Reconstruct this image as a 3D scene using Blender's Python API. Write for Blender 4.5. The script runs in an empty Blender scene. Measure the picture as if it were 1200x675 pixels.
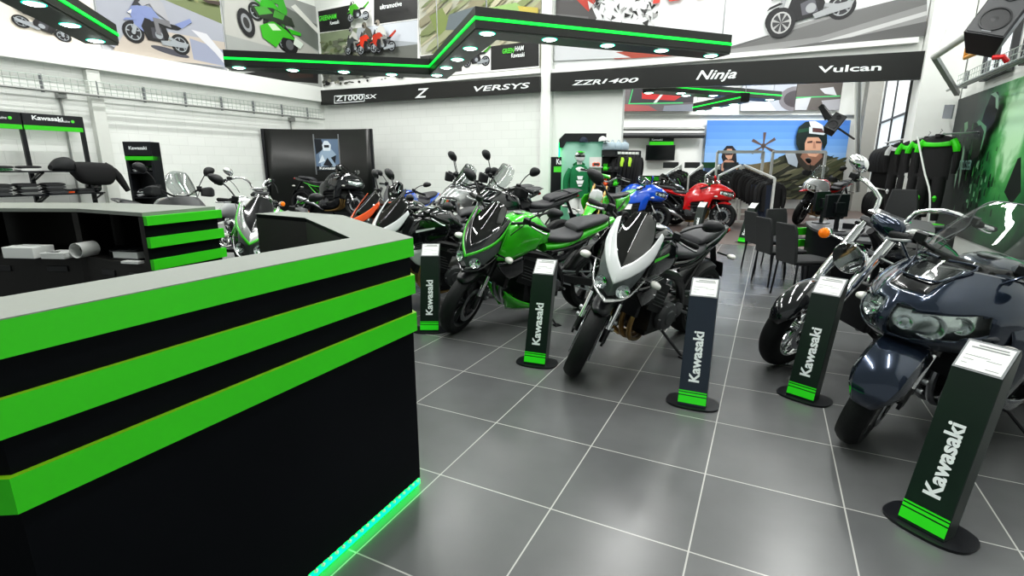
import bpy, bmesh, math, random
from mathutils import Vector, Matrix
random.seed(7)
rad = math.radians
SC = bpy.context.scene
COL = SC.collection
# ---------------------------------------------------------------- camera geometry (metres, camera over the origin)
FOC, PIT, EYE = 600.0, rad(13.36), 1.516
YAW = rad(-26.3)                                     # the room is turned against the camera
CY, SY = math.cos(YAW), math.sin(YAW)
def R(u, n, z=0.0): return Vector((u*CY - n*SY, u*SY + n*CY, z))      # room coordinates -> world
def ray(px, py):
    a, b = (px-600)/FOC, (337.5-py)/FOC
    return Vector((a, math.cos(PIT)+b*math.sin(PIT), -math.sin(PIT)+b*math.cos(PIT)))
def atz(px, py, z=0.0):
    r = ray(px, py); return Vector((0, 0, EYE)) + r*((z-EYE)/r.z)
def aty(px, py, y):
    r = ray(px, py); return Vector((0, 0, EYE)) + r*(y/r.y)
def on_u(px, py, D):                                  # point on the plane u = D; returns (n, z)
    r = ray(px, py); t = D/(r.x*CY + r.y*SY); return (-r.x*SY + r.y*CY)*t, EYE + r.z*t
def on_n(px, py, D):                                  # point on the plane n = D; returns (u, z)
    r = ray(px, py); t = D/(-r.x*SY + r.y*CY); return (r.x*CY + r.y*SY)*t, EYE + r.z*t
# ---------------------------------------------------------------- materials
MATS = {}
def mat(name, col=(.8, .8, .8), rough=.5, metal=0.0, emit=None, es=1.0, coat=0.0, noise=0.0, nscale=8.0, bump=0.0, spec=.5):
    if name in MATS: return MATS[name]
    m = bpy.data.materials.new(name); m.use_nodes = True
    nt = m.node_tree; b = nt.nodes['Principled BSDF']
    b.inputs['Base Color'].default_value = (*col, 1)
    b.inputs['Roughness'].default_value = rough
    b.inputs['Metallic'].default_value = metal
    b.inputs['Coat Weight'].default_value = coat
    b.inputs['Coat Roughness'].default_value = .04
    b.inputs['Specular IOR Level'].default_value = spec
    if emit:
        b.inputs['Emission Color'].default_value = (*emit, 1)
        b.inputs['Emission Strength'].default_value = es
    if noise or bump:
        tc = nt.nodes.new('ShaderNodeTexCoord'); nz = nt.nodes.new('ShaderNodeTexNoise')
        nz.inputs['Scale'].default_value = nscale; nz.inputs['Detail'].default_value = 4
        nt.links.new(tc.outputs['Object'], nz.inputs['Vector'])
        if noise:
            mx = nt.nodes.new('ShaderNodeMix'); mx.data_type = 'RGBA'
            mx.inputs[6].default_value = (*[c*(1-noise) for c in col], 1)
            mx.inputs[7].default_value = (*[min(1, c*(1+noise)+noise*.01) for c in col], 1)
            nt.links.new(nz.outputs['Fac'], mx.inputs[0]); nt.links.new(mx.outputs[2], b.inputs['Base Color'])
        if bump:
            bp = nt.nodes.new('ShaderNodeBump'); bp.inputs['Strength'].default_value = bump; bp.inputs['Distance'].default_value = .01
            nt.links.new(nz.outputs['Fac'], bp.inputs['Height']); nt.links.new(bp.outputs['Normal'], b.inputs['Normal'])
    MATS[name] = m; return m
def glass(name, col=(1, 1, 1), tint=.85, gl=.12, rough=.02):
    """thin clear or smoked sheet: mostly see-through with a mirror-like coat"""
    if name in MATS: return MATS[name]
    m = bpy.data.materials.new(name); m.use_nodes = True; nt = m.node_tree; nt.nodes.clear()
    o = nt.nodes.new('ShaderNodeOutputMaterial'); t = nt.nodes.new('ShaderNodeBsdfTransparent'); g = nt.nodes.new('ShaderNodeBsdfGlossy')
    t.inputs['Color'].default_value = (*[c*tint for c in col], 1); g.inputs['Roughness'].default_value = rough
    lw = nt.nodes.new('ShaderNodeLayerWeight'); lw.inputs['Blend'].default_value = .35
    ma = nt.nodes.new('ShaderNodeMath'); ma.operation = 'MULTIPLY_ADD'; ma.inputs[1].default_value = .4; ma.inputs[2].default_value = gl
    mx = nt.nodes.new('ShaderNodeMixShader')
    nt.links.new(lw.outputs['Fresnel'], ma.inputs[0]); nt.links.new(ma.outputs[0], mx.inputs[0])
    nt.links.new(t.outputs[0], mx.inputs[1]); nt.links.new(g.outputs[0], mx.inputs[2]); nt.links.new(mx.outputs[0], o.inputs[0])
    MATS[name] = m; return m
M = dict(
 white=mat('white_paint', (.84, .86, .83), .6, noise=.015, nscale=3), cream=mat('cream_paint', (.72, .74, .70), .6, noise=.02),
 black=mat('black_plastic', (.012, .013, .015), .45, noise=.2, nscale=20), satin=mat('satin_black', (.010, .011, .014), .32), gloss=mat('gloss_black', (.006, .006, .008), .12, coat=1),
 frame=mat('frame_black', (.02, .02, .022), .32, .3), rubber=mat('tyre_rubber', (.010, .011, .012), .62, bump=.25, nscale=60, spec=.35), leather=mat('seat_vinyl', (.045, .045, .05), .48, bump=.12, nscale=200),
 engine=mat('engine_grey', (.03, .031, .033), .38, .6, noise=.25, nscale=14), alloy=mat('alloy', (.55, .56, .57), .28, 1, noise=.08), chrome=mat('chrome', (.86, .87, .88), .05, 1),
 steel=mat('brushed_steel', (.5, .51, .53), .3, 1, noise=.08, nscale=40), gold=mat('gold_header', (.5, .33, .14), .28, 1, noise=.2), dgrey=mat('dark_grey', (.06, .062, .066), .5), mgrey=mat('mid_grey', (.22, .23, .24), .5),
 green=mat('bike_green', (.045, .52, .015), .22, coat=1), white_p=mat('pearl_white', (.72, .74, .75), .22, coat=1), blackp=mat('bike_black', (.008, .009, .011), .12, coat=1),
 grey_p=mat('bike_grey', (.16, .17, .18), .25, .5, coat=1), navy=mat('metallic_slate', (.022, .034, .06), .16, .6, coat=1), blue=mat('bike_blue', (.01, .10, .62), .2, coat=1), red=mat('bike_red', (.62, .012, .014), .2, coat=1),
 orange=mat('bike_orange', (.85, .11, .02), .25, coat=1), silver=mat('bike_silver', (.45, .46, .46), .22, .7, coat=1), dkgreen=mat('dark_green_paint', (.006, .12, .03), .2, coat=1),
 amber=mat('amber_lens', (.9, .22, .01), .15, emit=(.9, .2, .01), es=.12), tail=mat('tail_red', (.4, .01, .01), .15), lamp=mat('lamp_silver', (.85, .87, .88), .08, 1), clearl=mat('clear_signal', (.75, .74, .70), .12, spec=.8),
 glass=glass('clear_screen', (.90, .92, .92),   .86, .06), smoke=glass('smoked_screen', (.06, .065, .07), .8, .10), lens=glass('lens_glass', (.97, 1, .99), .98, .0), reflect=mat('reflector_silver', (.62, .65, .65), .22, .9, noise=.3, nscale=30),
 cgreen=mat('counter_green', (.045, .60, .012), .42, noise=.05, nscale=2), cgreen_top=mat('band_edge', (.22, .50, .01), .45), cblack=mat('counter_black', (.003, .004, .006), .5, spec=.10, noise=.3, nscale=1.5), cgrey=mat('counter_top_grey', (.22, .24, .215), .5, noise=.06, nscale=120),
 cdark=mat('counter_inside', (.014, .013, .012), .55), led=mat('green_led', (0, .8, .25), .4, emit=(.0, 1, .10), es=5.5), strip=mat('green_light_strip', (0, .8, .05), .4, emit=(0, 1, .06), es=1.15), spot=mat('spot_lamp', (1, 1, 1), .4, emit=(.85, 1, .93), es=9.0), spothalo=mat('spot_halo_glow', (.1, .9, .6), .4, emit=(.0, .8, .48), es=1.6),
 canopy=mat('canopy_black', (.014, .015, .014), .35), canopyu=mat('canopy_underside', (.035, .045, .038), .4),
 paper=mat('paper', (.80, .82, .80), .6), ink=mat('ink', (.25, .26, .26), .6), letter=mat('letter_white', (.86, .90, .90), .4), letterg=mat('letter_green', (.1, .75, .05), .4), plas_w=mat('white_plastic', (.75, .77, .75), .4),
 cloth_b=mat('black_cloth', (.012, .012, .013), .8, bump=.2, nscale=90), cloth_c=mat('charcoal_cloth', (.03, .031, .033), .8, bump=.2, nscale=90), cloth_g=mat('green_cloth', (.03, .42, .03), .7), hivis=mat('hivis_cloth', (.45, .75, .05), .7), hoodie=mat('hoodie_green', (.004, .16, .055), .85, noise=.2),
 denim=mat('dark_denim', (.02, .028, .05), .85), wood=mat('brown_wood', (.10, .07, .05), .6), screen_off=mat('dark_screen', (.005, .006, .007), .12), pipe=mat('grey_pipe', (.36, .37, .36), .4, .3), opipe=mat('orange_pipe', (.75, .38, .09), .45), column=mat('grey_column', (.30, .30, .28), .55), wire=mat('zinc_wire', (.50, .56, .52), .4, .6),
 winlight=mat('window_daylight', (.7, .75, .78), .2, emit=(.75, .82, .85), es=.55))
ink = {}
def flat(r, g, b):
    k = (r, g, b)
    if k not in ink: ink[k] = mat('print_%02x%02x%02x' % tuple(int(c*255) for c in k), tuple((c/12.92 if c < .04045 else ((c+.055)/1.055)**2.4) for c in k), .5)
    return ink[k]
def glow_mat(name, c, r):
    """printed picture of a green glow around the point c, streaked by noise"""
    m = bpy.data.materials.new(name); m.use_nodes = True; nt = m.node_tree; b = nt.nodes['Principled BSDF']; N = nt.nodes.new; L = nt.links.new
    tc = N('ShaderNodeTexCoord'); mp = N('ShaderNodeMapping'); mp.inputs['Location'].default_value = [-q/r for q in c]; mp.inputs['Scale'].default_value = (1/r, 1/r, .75/r); L(tc.outputs['Object'], mp.inputs[0])
    g = N('ShaderNodeTexGradient'); g.gradient_type = 'SPHERICAL'; L(mp.outputs[0], g.inputs[0])
    n = N('ShaderNodeTexNoise'); n.inputs['Scale'].default_value = 2.2; n.inputs['Detail'].default_value = 6; n.inputs['Distortion'].default_value = 1.2; L(tc.outputs['Object'], n.inputs['Vector'])
    a = N('ShaderNodeMath'); a.operation = 'MULTIPLY_ADD'; a.inputs[1].default_value = .55; L(n.outputs['Fac'], a.inputs[0]); s2 = N('ShaderNodeMath'); s2.operation = 'MULTIPLY'; L(g.outputs['Fac'], s2.inputs[0]); s2.inputs[1].default_value = 1.0
    a.inputs[2].default_value = -.28; ad = N('ShaderNodeMath'); ad.operation = 'ADD'; L(s2.outputs[0], ad.inputs[0]); L(a.outputs[0], ad.inputs[1])
    cr = N('ShaderNodeValToRGB'); e = cr.color_ramp.elements; e[0].position = .02; e[0].color = (.004, .012, .012, 1); e[1].position = .85; e[1].color = (.55, .85, .55, 1)
    for p_, q in ((.25, (.006, .05, .022, 1)), (.5, (.02, .20, .05, 1)), (.68, (.10, .42, .12, 1))): k = e.new(p_); k.color = q
    L(ad.outputs[0], cr.inputs[0]); L(cr.outputs[0], b.inputs['Base Color']); b.inputs['Roughness'].default_value = .4; MATS[name] = m; return m
# ---------------------------------------------------------------- mesh building
def spline(P, n):
    """n points along a Catmull-Rom curve through the tuples P"""
    P = [tuple(p) for p in P]; L = len(P)-1; out = []
    for k in range(n):
        t = k*L/(n-1); i = min(int(t), L-1); f = t-i
        a, b, c, d = P[max(i-1, 0)], P[i], P[i+1], P[min(i+2, L)]
        out.append(tuple(.5*(2*q + (r-p)*f + (2*p-5*q+4*r-s)*f*f + (3*q-p-3*r+s)*f**3) for p, q, r, s in zip(a, b, c, d)))
    return out
def fine(rows, nu, nv):
    a = [spline(r, nu) for r in rows]
    c = [spline([a[j][i] for j in range(len(a))], nv) for i in range(nu)]
    return [[c[i][j] for i in range(nu)] for j in range(nv)]
class MB:
    def __init__(s, X=None): s.v = []; s.f = []; s.m = []; s.X = X
    def add(s, vs, fs, m=0):
        b = len(s.v); s.v += [Vector(p) for p in vs]; s.f += [[b+i for i in f] for f in fs]; s.m += [m]*len(fs); return s
    def box(s, c, d, m=0, Q=None):
        x, y, z = d[0]/2, d[1]/2, d[2]/2
        vs = [Vector((i*x, j*y, k*z)) for i in (-1, 1) for j in (-1, 1) for k in (-1, 1)]
        if Q: vs = [Q @ p for p in vs]
        return s.add([p+Vector(c) for p in vs], [(0, 1, 3, 2), (4, 6, 7, 5), (0, 4, 5, 1), (2, 3, 7, 6), (0, 2, 6, 4), (1, 5, 7, 3)], m)
    def beam(s, a, b, w, h, m=0, up=(0, 0, 1)):
        a, b = Vector(a), Vector(b); d = b-a; x = d.normalized(); y = Vector(up).cross(x)
        y = y.normalized() if y.length > 1e-5 else Vector((0, 1, 0)); z = x.cross(y)
        return s.box((a+b)/2, (d.length, w, h), m, Matrix((x, y, z)).transposed())
    def tube(s, P, r, m=0, n=8, smooth=0):
        P = [tuple(p) for p in P]
        if smooth: P = spline(P, smooth)
        P = [Vector(p) for p in P]; L = len(P); rs = r if isinstance(r, (list, tuple)) else [r]*L
        if len(rs) != L: rs = [q[0] for q in spline([(x,) for x in rs], L)]
        t0 = (P[1]-P[0]).normalized(); nrm = t0.orthogonal().normalized(); vs = []
        for i in range(L):
            t = (P[min(i+1, L-1)]-P[max(i-1, 0)]).normalized(); nrm = (nrm - t*nrm.dot(t)).normalized(); bb = t.cross(nrm)
            vs += [P[i] + (nrm*math.cos(a) + bb*math.sin(a))*rs[i] for a in (2*math.pi*k/n for k in range(n))]
        fs = [(i*n+k, i*n+(k+1) % n, (i+1)*n+(k+1) % n, (i+1)*n+k) for i in range(L-1) for k in range(n)]
        fs += [tuple(range(n))[::-1], tuple(range((L-1)*n, L*n))]
        return s.add(vs, fs, m)
    def lathe(s, prof, c=(0, 0, 0), axis=(0, 0, 1), m=0, n=24, closed=False):
        """prof: (radius, height along axis)"""
        ax = Vector(axis).normalized(); u = ax.orthogonal().normalized(); w = ax.cross(u); c = Vector(c); L = len(prof)
        vs = [c + ax*h + (u*math.cos(2*math.pi*k/n) + w*math.sin(2*math.pi*k/n))*r for r, h in prof for k in range(n)]
        rng = L if closed else L-1
        fs = [(i*n+k, i*n+(k+1) % n, ((i+1) % L)*n+(k+1) % n, ((i+1) % L)*n+k) for i in range(rng) for k in range(n)]
        if not closed: fs += [tuple(range(n))[::-1], tuple(range((L-1)*n, L*n))]
        return s.add(vs, fs, m)
    def loft(s, secs, m=0, caps=True):
        n = len(secs[0]); vs = [p for q in secs for p in q]
        fs = [(i*n+k, i*n+(k+1) % n, (i+1)*n+(k+1) % n, (i+1)*n+k) for i in range(len(secs)-1) for k in range(n)]
        if caps: fs += [tuple(range(n))[::-1], tuple(range((len(secs)-1)*n, len(secs)*n))]
        return s.add(vs, fs, m)
    def body(s, spec, m=0, k=16, nl=12):
        """spec rows: (x, z_low, z_high, half_width, exponent[, y]) - a smooth body along x"""
        spec = [tuple(q)+(0,)*(6-len(q)) for q in spec]; secs = []
        for x, zl, zh, hw, e, yc in spline(spec, nl):
            e = max(e, 1.2); zc, hh = (zl+zh)/2, max((zh-zl)/2, .002); hw = max(hw, .002); sec = []
            for i in range(k):
                a = 2*math.pi*i/k; ca, sa = math.cos(a), math.sin(a)
                sec.append((x, yc+hw*math.copysign(abs(ca)**(2/e), ca), zc+hh*math.copysign(abs(sa)**(2/e), sa)))
            secs.append(sec)
        return s.loft(secs, m)
    def prism(s, poly, y0, y1, m=0):
        n = len(poly); vs = [(x, y0, z) for x, z in poly]+[(x, y1, z) for x, z in poly]
        return s.add(vs, [tuple(range(n)), tuple(range(n, 2*n))[::-1]]+[(i, i+n, (i+1) % n+n, (i+1) % n) for i in range(n)], m)
    def slab(s, poly, z0, z1, m=0, mt=None):
        """poly of (x, y), extruded upward"""
        n = len(poly); vs = [(p[0], p[1], z0) for p in poly]+[(p[0], p[1], z1) for p in poly]
        s.add(vs, [tuple(range(n))[::-1]]+[(i, (i+1) % n, (i+1) % n+n, i+n) for i in range(n)], m)
        return s.add(vs[n:], [tuple(range(n))], m if mt is None else mt)
    def patch(s, F, m=0, pick=None):
        nv, nu = len(F), len(F[0])
        fs = [(j*nu+i, j*nu+i+1, (j+1)*nu+i+1, (j+1)*nu+i) for j in range(nv-1) for i in range(nu-1) if pick is None or pick(i/(nu-1), j/(nv-1))]
        return s.add([p for r in F for p in r], fs, m)
    def mirror(s):
        n = len(s.v); s.v += [Vector((p.x, -p.y, p.z)) for p in s.v]
        s.f += [[i+n for i in f][::-1] for f in s.f]; s.m += s.m; return s
    def sides(s, name, mats, parent, **k):
        """the left piece and its mirror image, each a mesh of its own"""
        l = s.build(name, mats, parent, **k); s.v = [Vector((p.x, -p.y, p.z)) for p in s.v]; return l, s.build(name, mats, parent, **k)
    def build(s, name, mats, parent=None, bevel=0, smooth=38, solid=0, weld=True):
        used = sorted({i for f in s.f for i in f}); idx = {o: k for k, o in enumerate(used)}
        me = bpy.data.meshes.new(name)
        me.from_pydata([(s.X @ s.v[o] if s.X else s.v[o]) for o in used], [], [[idx[i] for i in f] for f in s.f])
        mats = mats if isinstance(mats, (list, tuple)) else [mats]
        for x in mats: me.materials.append(M[x] if isinstance(x, str) else x)
        for p, q in zip(me.polygons, s.m): p.material_index = q
        b = bmesh.new(); b.from_mesh(me)
        if weld: bmesh.ops.remove_doubles(b, verts=b.verts, dist=1e-5)
        bmesh.ops.recalc_face_normals(b, faces=b.faces); b.to_mesh(me); b.free()
        if smooth: me.shade_smooth(); me.set_sharp_from_angle(angle=rad(smooth))
        o = bpy.data.objects.new(name, me); COL.objects.link(o)
        if parent: o.parent = parent
        if solid:
            d = o.modifiers.new('thick', 'SOLIDIFY'); d.thickness = solid; d.offset = -1
        if bevel:
            d = o.modifiers.new('bevel', 'BEVEL'); d.width = bevel; d.segments = 2; d.limit_method = 'ANGLE'; d.angle_limit = rad(40)
        return o
def tag(o, label=None, cat=None, group=None, kind=None):
    if label: o['label'] = label
    if cat: o['category'] = cat
    if group: o['group'] = group
    if kind: o['kind'] = kind
    return o
def thing(name, label, cat, loc=(0, 0, 0), rz=0.0, group=None, rx=0.0):
    o = bpy.data.objects.new(name, None); COL.objects.link(o); o.empty_display_size = .1
    o.location = loc; o.rotation_euler = (rx, 0, rz); return tag(o, label, cat, group)
KIDS = {}
def dup(o, label=None, group=None, loc=None, rz=None, parent=None):
    """a copy of a thing with copies of its parts and sub-parts"""
    c = o.copy(); COL.objects.link(c)
    if parent: c.parent = parent
    for ch in list(o.children): dup(ch, parent=c)
    if label: c['label'] = label
    if group: c['group'] = group
    if loc is not None: c.location = loc
    if rz is not None: c.rotation_euler = (c.rotation_euler[0], 0, rz)
    return c
TXT = {}
def text(s, w, h, m, name, parent, X, shear=0, bold=.02, depth=.001):
    """lettering stretched to w x h metres, lying in the xz plane of X with its lower left corner at X's origin"""
    k = (s, round(w, 4), round(h, 4), m, shear, bold)
    if k not in TXT:
        cu = bpy.data.curves.new('lettering', 'FONT'); cu.body = s; cu.offset = bold; cu.shear = shear; cu.resolution_u = 3
        t = bpy.data.objects.new('lettering', cu); COL.objects.link(t)
        me = bpy.data.meshes.new_from_object(t.evaluated_get(bpy.context.evaluated_depsgraph_get()))
        bpy.data.objects.remove(t); bpy.data.curves.remove(cu)
        xs = [v.co.x for v in me.vertices]; ys = [v.co.y for v in me.vertices]
        x0, x1, y0, y1 = min(xs), max(xs), min(ys), max(ys)
        for v in me.vertices: v.co = Vector(((v.co.x-x0)/(x1-x0)*w, 0, (v.co.y-y0)/(y1-y0)*h))
        me.materials.clear(); me.materials.append(M[m] if isinstance(m, str) else m); TXT[k] = me
    o = bpy.data.objects.new(name, TXT[k]); COL.objects.link(o); o.parent = parent; o.matrix_local = X
    return o
def mtx(o, x, z):
    """matrix with origin o, x axis along x and z axis along z"""
    x = Vector(x).normalized(); z = Vector(z); z = (z-x*z.dot(x)).normalized(); y = z.cross(x)
    q = Matrix((x, y, z)).transposed().to_4x4(); q.translation = Vector(o); return q
# ---------------------------------------------------------------- motorcycles: x forward, y to the rider's left, z up, origin on the ground between the wheels
def wheel(root, name, c, r, w, X, rim='satin', spokes=5, disc=(1, -1), accent=None, rr=None, discr=.155):
    rr = rr or r*.71; m = MB(X); c = Vector(c)
    m.lathe([(rr, -w*.40), (rr+.012, -w*.42), (rr+.012, w*.42), (rr, w*.40), (rr-.018, w*.25), (rr-.022, 0), (rr-.018, -w*.25)], c, (0, 1, 0), 0, 32, True)
    if accent:
        for s in (1, -1): m.lathe([(rr-.004, s*w*.425), (rr+.013, s*w*.425), (rr+.013, s*w*.44), (rr-.004, s*w*.43)], c, (0, 1, 0), 1, 32, True)
    m.lathe([(.022, -w*.5), (.045, -w*.48), (.045, w*.48), (.022, w*.5)], c, (0, 1, 0), 0, 14)
    if spokes < 12:
        for k in range(spokes):
            for da in (-.17, .17):
                a = 2*math.pi*k/spokes; b = a+da
                m.beam(c+Vector((math.cos(a)*.035, 0, math.sin(a)*.035)), c+Vector((math.cos(b)*(rr-.008), 0, math.sin(b)*(rr-.008))), .022, w*.28, 0, up=(0, 1, 0))
    else:
        for k in range(spokes):
            a = 2*math.pi*k/spokes; s = 1 if k % 2 else -1; b = a+.35*(1 if k % 4 < 2 else -1)
            m.tube([c+Vector((math.cos(a)*.04, s*w*.3, math.sin(a)*.04)), c+Vector((math.cos(b)*(rr-.01), 0, math.sin(b)*(rr-.01)))], .0028, 0, 4)
    o = m.build(name, [rim, accent or rim], root)
    t = MB(X); g = r-rr
    t.lathe([(rr+.004, -w*.40), (rr+g*.35, -w*.50), (rr+g*.68, -w*.46), (r-g*.10, -w*.27), (r-g*.015, -w*.1), (r, 0), (r-g*.015, w*.1), (r-g*.10, w*.27), (rr+g*.68, w*.46), (rr+g*.35, w*.50), (rr+.004, w*.40)], c, (0, 1, 0), 0, 40, True)
    t.build('tyre', 'rubber', o)
    for s in disc:
        d = MB(X); q = c+Vector((0, s*(w*.5+.012), 0))
        d.lathe([(discr*.72, -.0025), (discr, -.0025), (discr, .0025), (discr*.72, .0025)], q, (0, 1, 0), 0, 32, True)
        d.lathe([(.04, -.003), (discr*.5, -.004), (discr*.5, .004), (.04, .003)], q, (0, 1, 0), 1, 20, True)
        for k in range(6):
            a = k*math.pi/3; d.beam(q+Vector((math.cos(a)*discr*.45, 0, math.sin(a)*discr*.45)), q+Vector((math.cos(a)*discr*.76, 0, math.sin(a)*discr*.76)), .018, .006, 1, up=(0, 1, 0))
        d.build('brake_disc', ['steel', 'satin'], o)
    return o
def mirror_part(root, X, base, head, size=(.066, .042), mt='black', back='chrome', shape=2.2, rotz=0.0):
    """a rear-view mirror: stem, leaf-shaped shell, silvered face towards the rider"""
    m = MB(X); base, head = Vector(base), Vector(head); mid = (base+head)/2+Vector((.015, 0, .02))
    m.tube([base, mid, head], .0065, 0, 7, smooth=7)
    sg = 1 if head.y > 0 else -1; secs = []
    for f, t in ((1.0, -.010), (1.0, 0), (.88, .018), (.5, .032), (.08, .038)):
        sec = []
        for k in range(16):
            a = 2*math.pi*k/16; ca, sa = math.cos(a), math.sin(a)
            yy = size[0]*f*math.copysign(abs(ca)**(2/shape), ca); zz = size[1]*f*math.copysign(abs(sa)**(2/shape), sa)*(1-.25*sg*ca)
            sec.append(head+Vector((t, sg*size[0]*.5+yy, .012+zz+yy*sg*.25)))
        secs.append(sec)
    m.loft(secs, 0)
    o = m.build('mirror', [mt], root)
    g = MB(X); g.add([p+Vector((-.0015, 0, 0)) for p in [(head+Vector((-.010, sg*size[0]*.5, .012)))+(q-(head+Vector((-.010, sg*size[0]*.5, .012))))*.9 for q in secs[0]]], [tuple(range(16))], 0)
    g.build('mirror_glass', back, o); return o
def signal(root, X, p, y, lens='clearl', ln=.07):
    m = MB(X); p = Vector(p); s = 1 if y > 0 else -1
    m.tube([p, p+Vector((0, y, 0))], .008, 0, 6)
    q = p+Vector((0, y, 0)); m.body([(q.x+.035, q.z-.004, q.z+.004, .006, 2, q.y+s*.03), (q.x+.02, q.z-.02, q.z+.02, .035, 2.3, q.y+s*.03), (q.x-.02, q.z-.02, q.z+.02, .033, 2.3, q.y+s*.025), (q.x-.045, q.z-.008, q.z+.008, .012, 2, q.y+s*.02)], 1, 12, 8)
    return m.build('turn_signal', ['black', lens], root)
def bars(root, X, P, grips='rubber', r=.0125, barmat='black', lever='alloy', mirrors=None, big=True):
    """P: half of the handlebar's line (left side)"""
    full = [Vector((p[0], -p[1], p[2])) for p in P[::-1]]+[Vector(p) for p in (P[1:] if P[0][1] == 0 else P)]
    m = MB(X); m.tube(full, r, 0, 10, smooth=22); o = m.build('handlebar', barmat, root)
    for s in (1, -1):
        a, b = Vector(P[-1]), Vector(P[-2]); a.y *= s; b.y *= s; d = (b-a).normalized()
        g = MB(X); g.tube([a-d*.012, a, a+d*.12, a+d*.13], [.014, .0185, .0175, .021], 0, 10); g.tube([a+d*.135, a+d*.17], .024, 0, 8); g.build('grip', grips, o)
        l = MB(X); e = a+d*.15; f = Vector((.035, 0, -.012))
        l.tube([e+f*.5, e+f+d*-.03, a+f*1.5+d*.02, a+f*1.35-d*.01], [.007, .008, .006, .008], 0, 6, smooth=8); l.build('lever', lever, o)
        if big:
            q = MB(X); q.box(a+d*.19+Vector((.03, 0, .025)), (.045, .05, .04), 0); q.tube([a+d*.19+Vector((.03, 0, 0)), a+d*.24+Vector((.06, 0, -.08)), a+d*.32+Vector((.04, 0, -.2))], .005, 0, 5, smooth=8); q.build('control_pod', 'black', o, bevel=.006)
        if mirrors:
            bb = a+d*.19+Vector((.01, 0, .03)); hd = Vector((a.x+mirrors[0], a.y*mirrors[1], a.z+mirrors[2])); mirror_part(root, X, bb, hd, *(mirrors[3:]))
    return o
def engine(root, X, dz=0, gold=True, twin=False, dx=0, mt='engine'):
    m = MB(X); D = Vector((dx, 0, dz)); Q = Matrix.Rotation(rad(-22), 3, 'Y')
    m.box(D+Vector((-.02, 0, .36)), (.40, .30, .20), 0); m.box(D+Vector((-.02, 0, .25)), (.28, .20, .12), 0)
    m.box(D+Vector((.16, 0, .54)), (.20, .34, .22), 0, Q); m.box(D+Vector((.20, 0, .665)), (.22, .32, .09), 1, Q)
    for k in range(5): m.box(D+Vector((.14+k*.016, 0, .47+k*.034)), (.215, .355, .008), 1, Q)
    for s, x in ((1, .0), (-1, -.02)):
        m.lathe([(.115, 0), (.115, .03), (.098, .05), (.06, .056), (.055, .064), (.01, .066)], D+Vector((x, s*.15, .36)), (0, s, 0), 1, 24)
        for k in range(6):
            a = k*math.pi/3; m.lathe([(.008, 0), (.008, .045), (.004, .047)], D+Vector((x+math.cos(a)*.106, s*.15, .36+math.sin(a)*.106)), (0, s, 0), 2, 8)
    m.lathe([(.06, 0), (.06, .03), (.04, .04)], D+Vector((-.16, .15, .38)), (0, 1, 0), 1, 16); m.tube([D+Vector((.2, -.06, .3)), D+Vector((.3, -.06, .28))], .038, 1, 14)
    e = m.build('engine', [mt, 'dgrey', 'steel'], root, bevel=.008)
    h = MB(X); ys = (-.06, .06) if twin else (-.13, -.045, .045, .13)
    for y in ys: h.tube([D+Vector((.24, y, .55)), D+Vector((.34, y, .50)), D+Vector((.37, y*.9, .36)), D+Vector((.30, y*.7, .22)), D+Vector((.10, y*.5-.02, .15)), D+Vector((-.1, -.05, .15))], .019, 0, 8, smooth=20)
    h.build('exhaust_header', 'gold' if gold else 'steel', root); return e
def chassis(root, X, L, pv=(-.24, .44), head=(.42, .86), swy=.12, rr=.315, col='frame', seatz=.80, tail=(-.92, .88), chain=True):
    m = MB(X)
    for s in (1, -1):
        m.tube([(head[0], s*.035, head[1]), (head[0]-.14, s*.15, head[1]-.10), (pv[0]+.2, s*.165, pv[1]+.22), (pv[0], s*.13, pv[1]), (pv[0]-.01, s*.12, pv[1]-.14)], [.03, .034, .032, .036, .026], 0, 8, smooth=14)
        m.tube([(pv[0]+.15, s*.13, pv[1]+.26), (pv[0]-.15, s*.12, seatz-.07), (tail[0]+.25, s*.07, tail[1]-.06)], .014, 0, 7, smooth=8); m.tube([(pv[0], s*.12, pv[1]+.05), (tail[0]+.4, s*.09, tail[1]-.13)], .012, 0, 7)
    m.lathe([(.035, -.09), (.035, .09)], (head[0], 0, head[1]-.02), (-.4, 0, 1), 0, 12); m.build('frame', col, root)
    a = MB(X); rx = -L/2
    for s in (1, -1):
        a.beam((pv[0]+.03, s*(swy-.01), pv[1]), (rx+.06, s*swy, rr+.01), .035, .075, 0); a.box((rx, s*swy, rr), (.16, .03, .06), 0)
        a.lathe([(.02, -.02), (.02, .03)], (rx, s*swy, rr), (0, s, 0), 1, 10)
    a.box((pv[0]-.16, 0, pv[1]-.03), (.1, swy*2, .07), 0); a.build('swingarm', [col, 'steel'], root, bevel=.008)
    if chain:
        c = MB(X); y = swy-.045
        c.lathe([(.07, -.004), (.105, -.004), (.105, .004), (.07, .004)], (rx, y, rr), (0, 1, 0), 0, 28, True)
        for z0, z1 in ((.045, .105), (-.035, -.105)): c.beam((pv[0]+.06, y, pv[1]+z0), (rx, y, rr+z1), .014, .016, 0)
        c.build('chain', 'steel', root)
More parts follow.
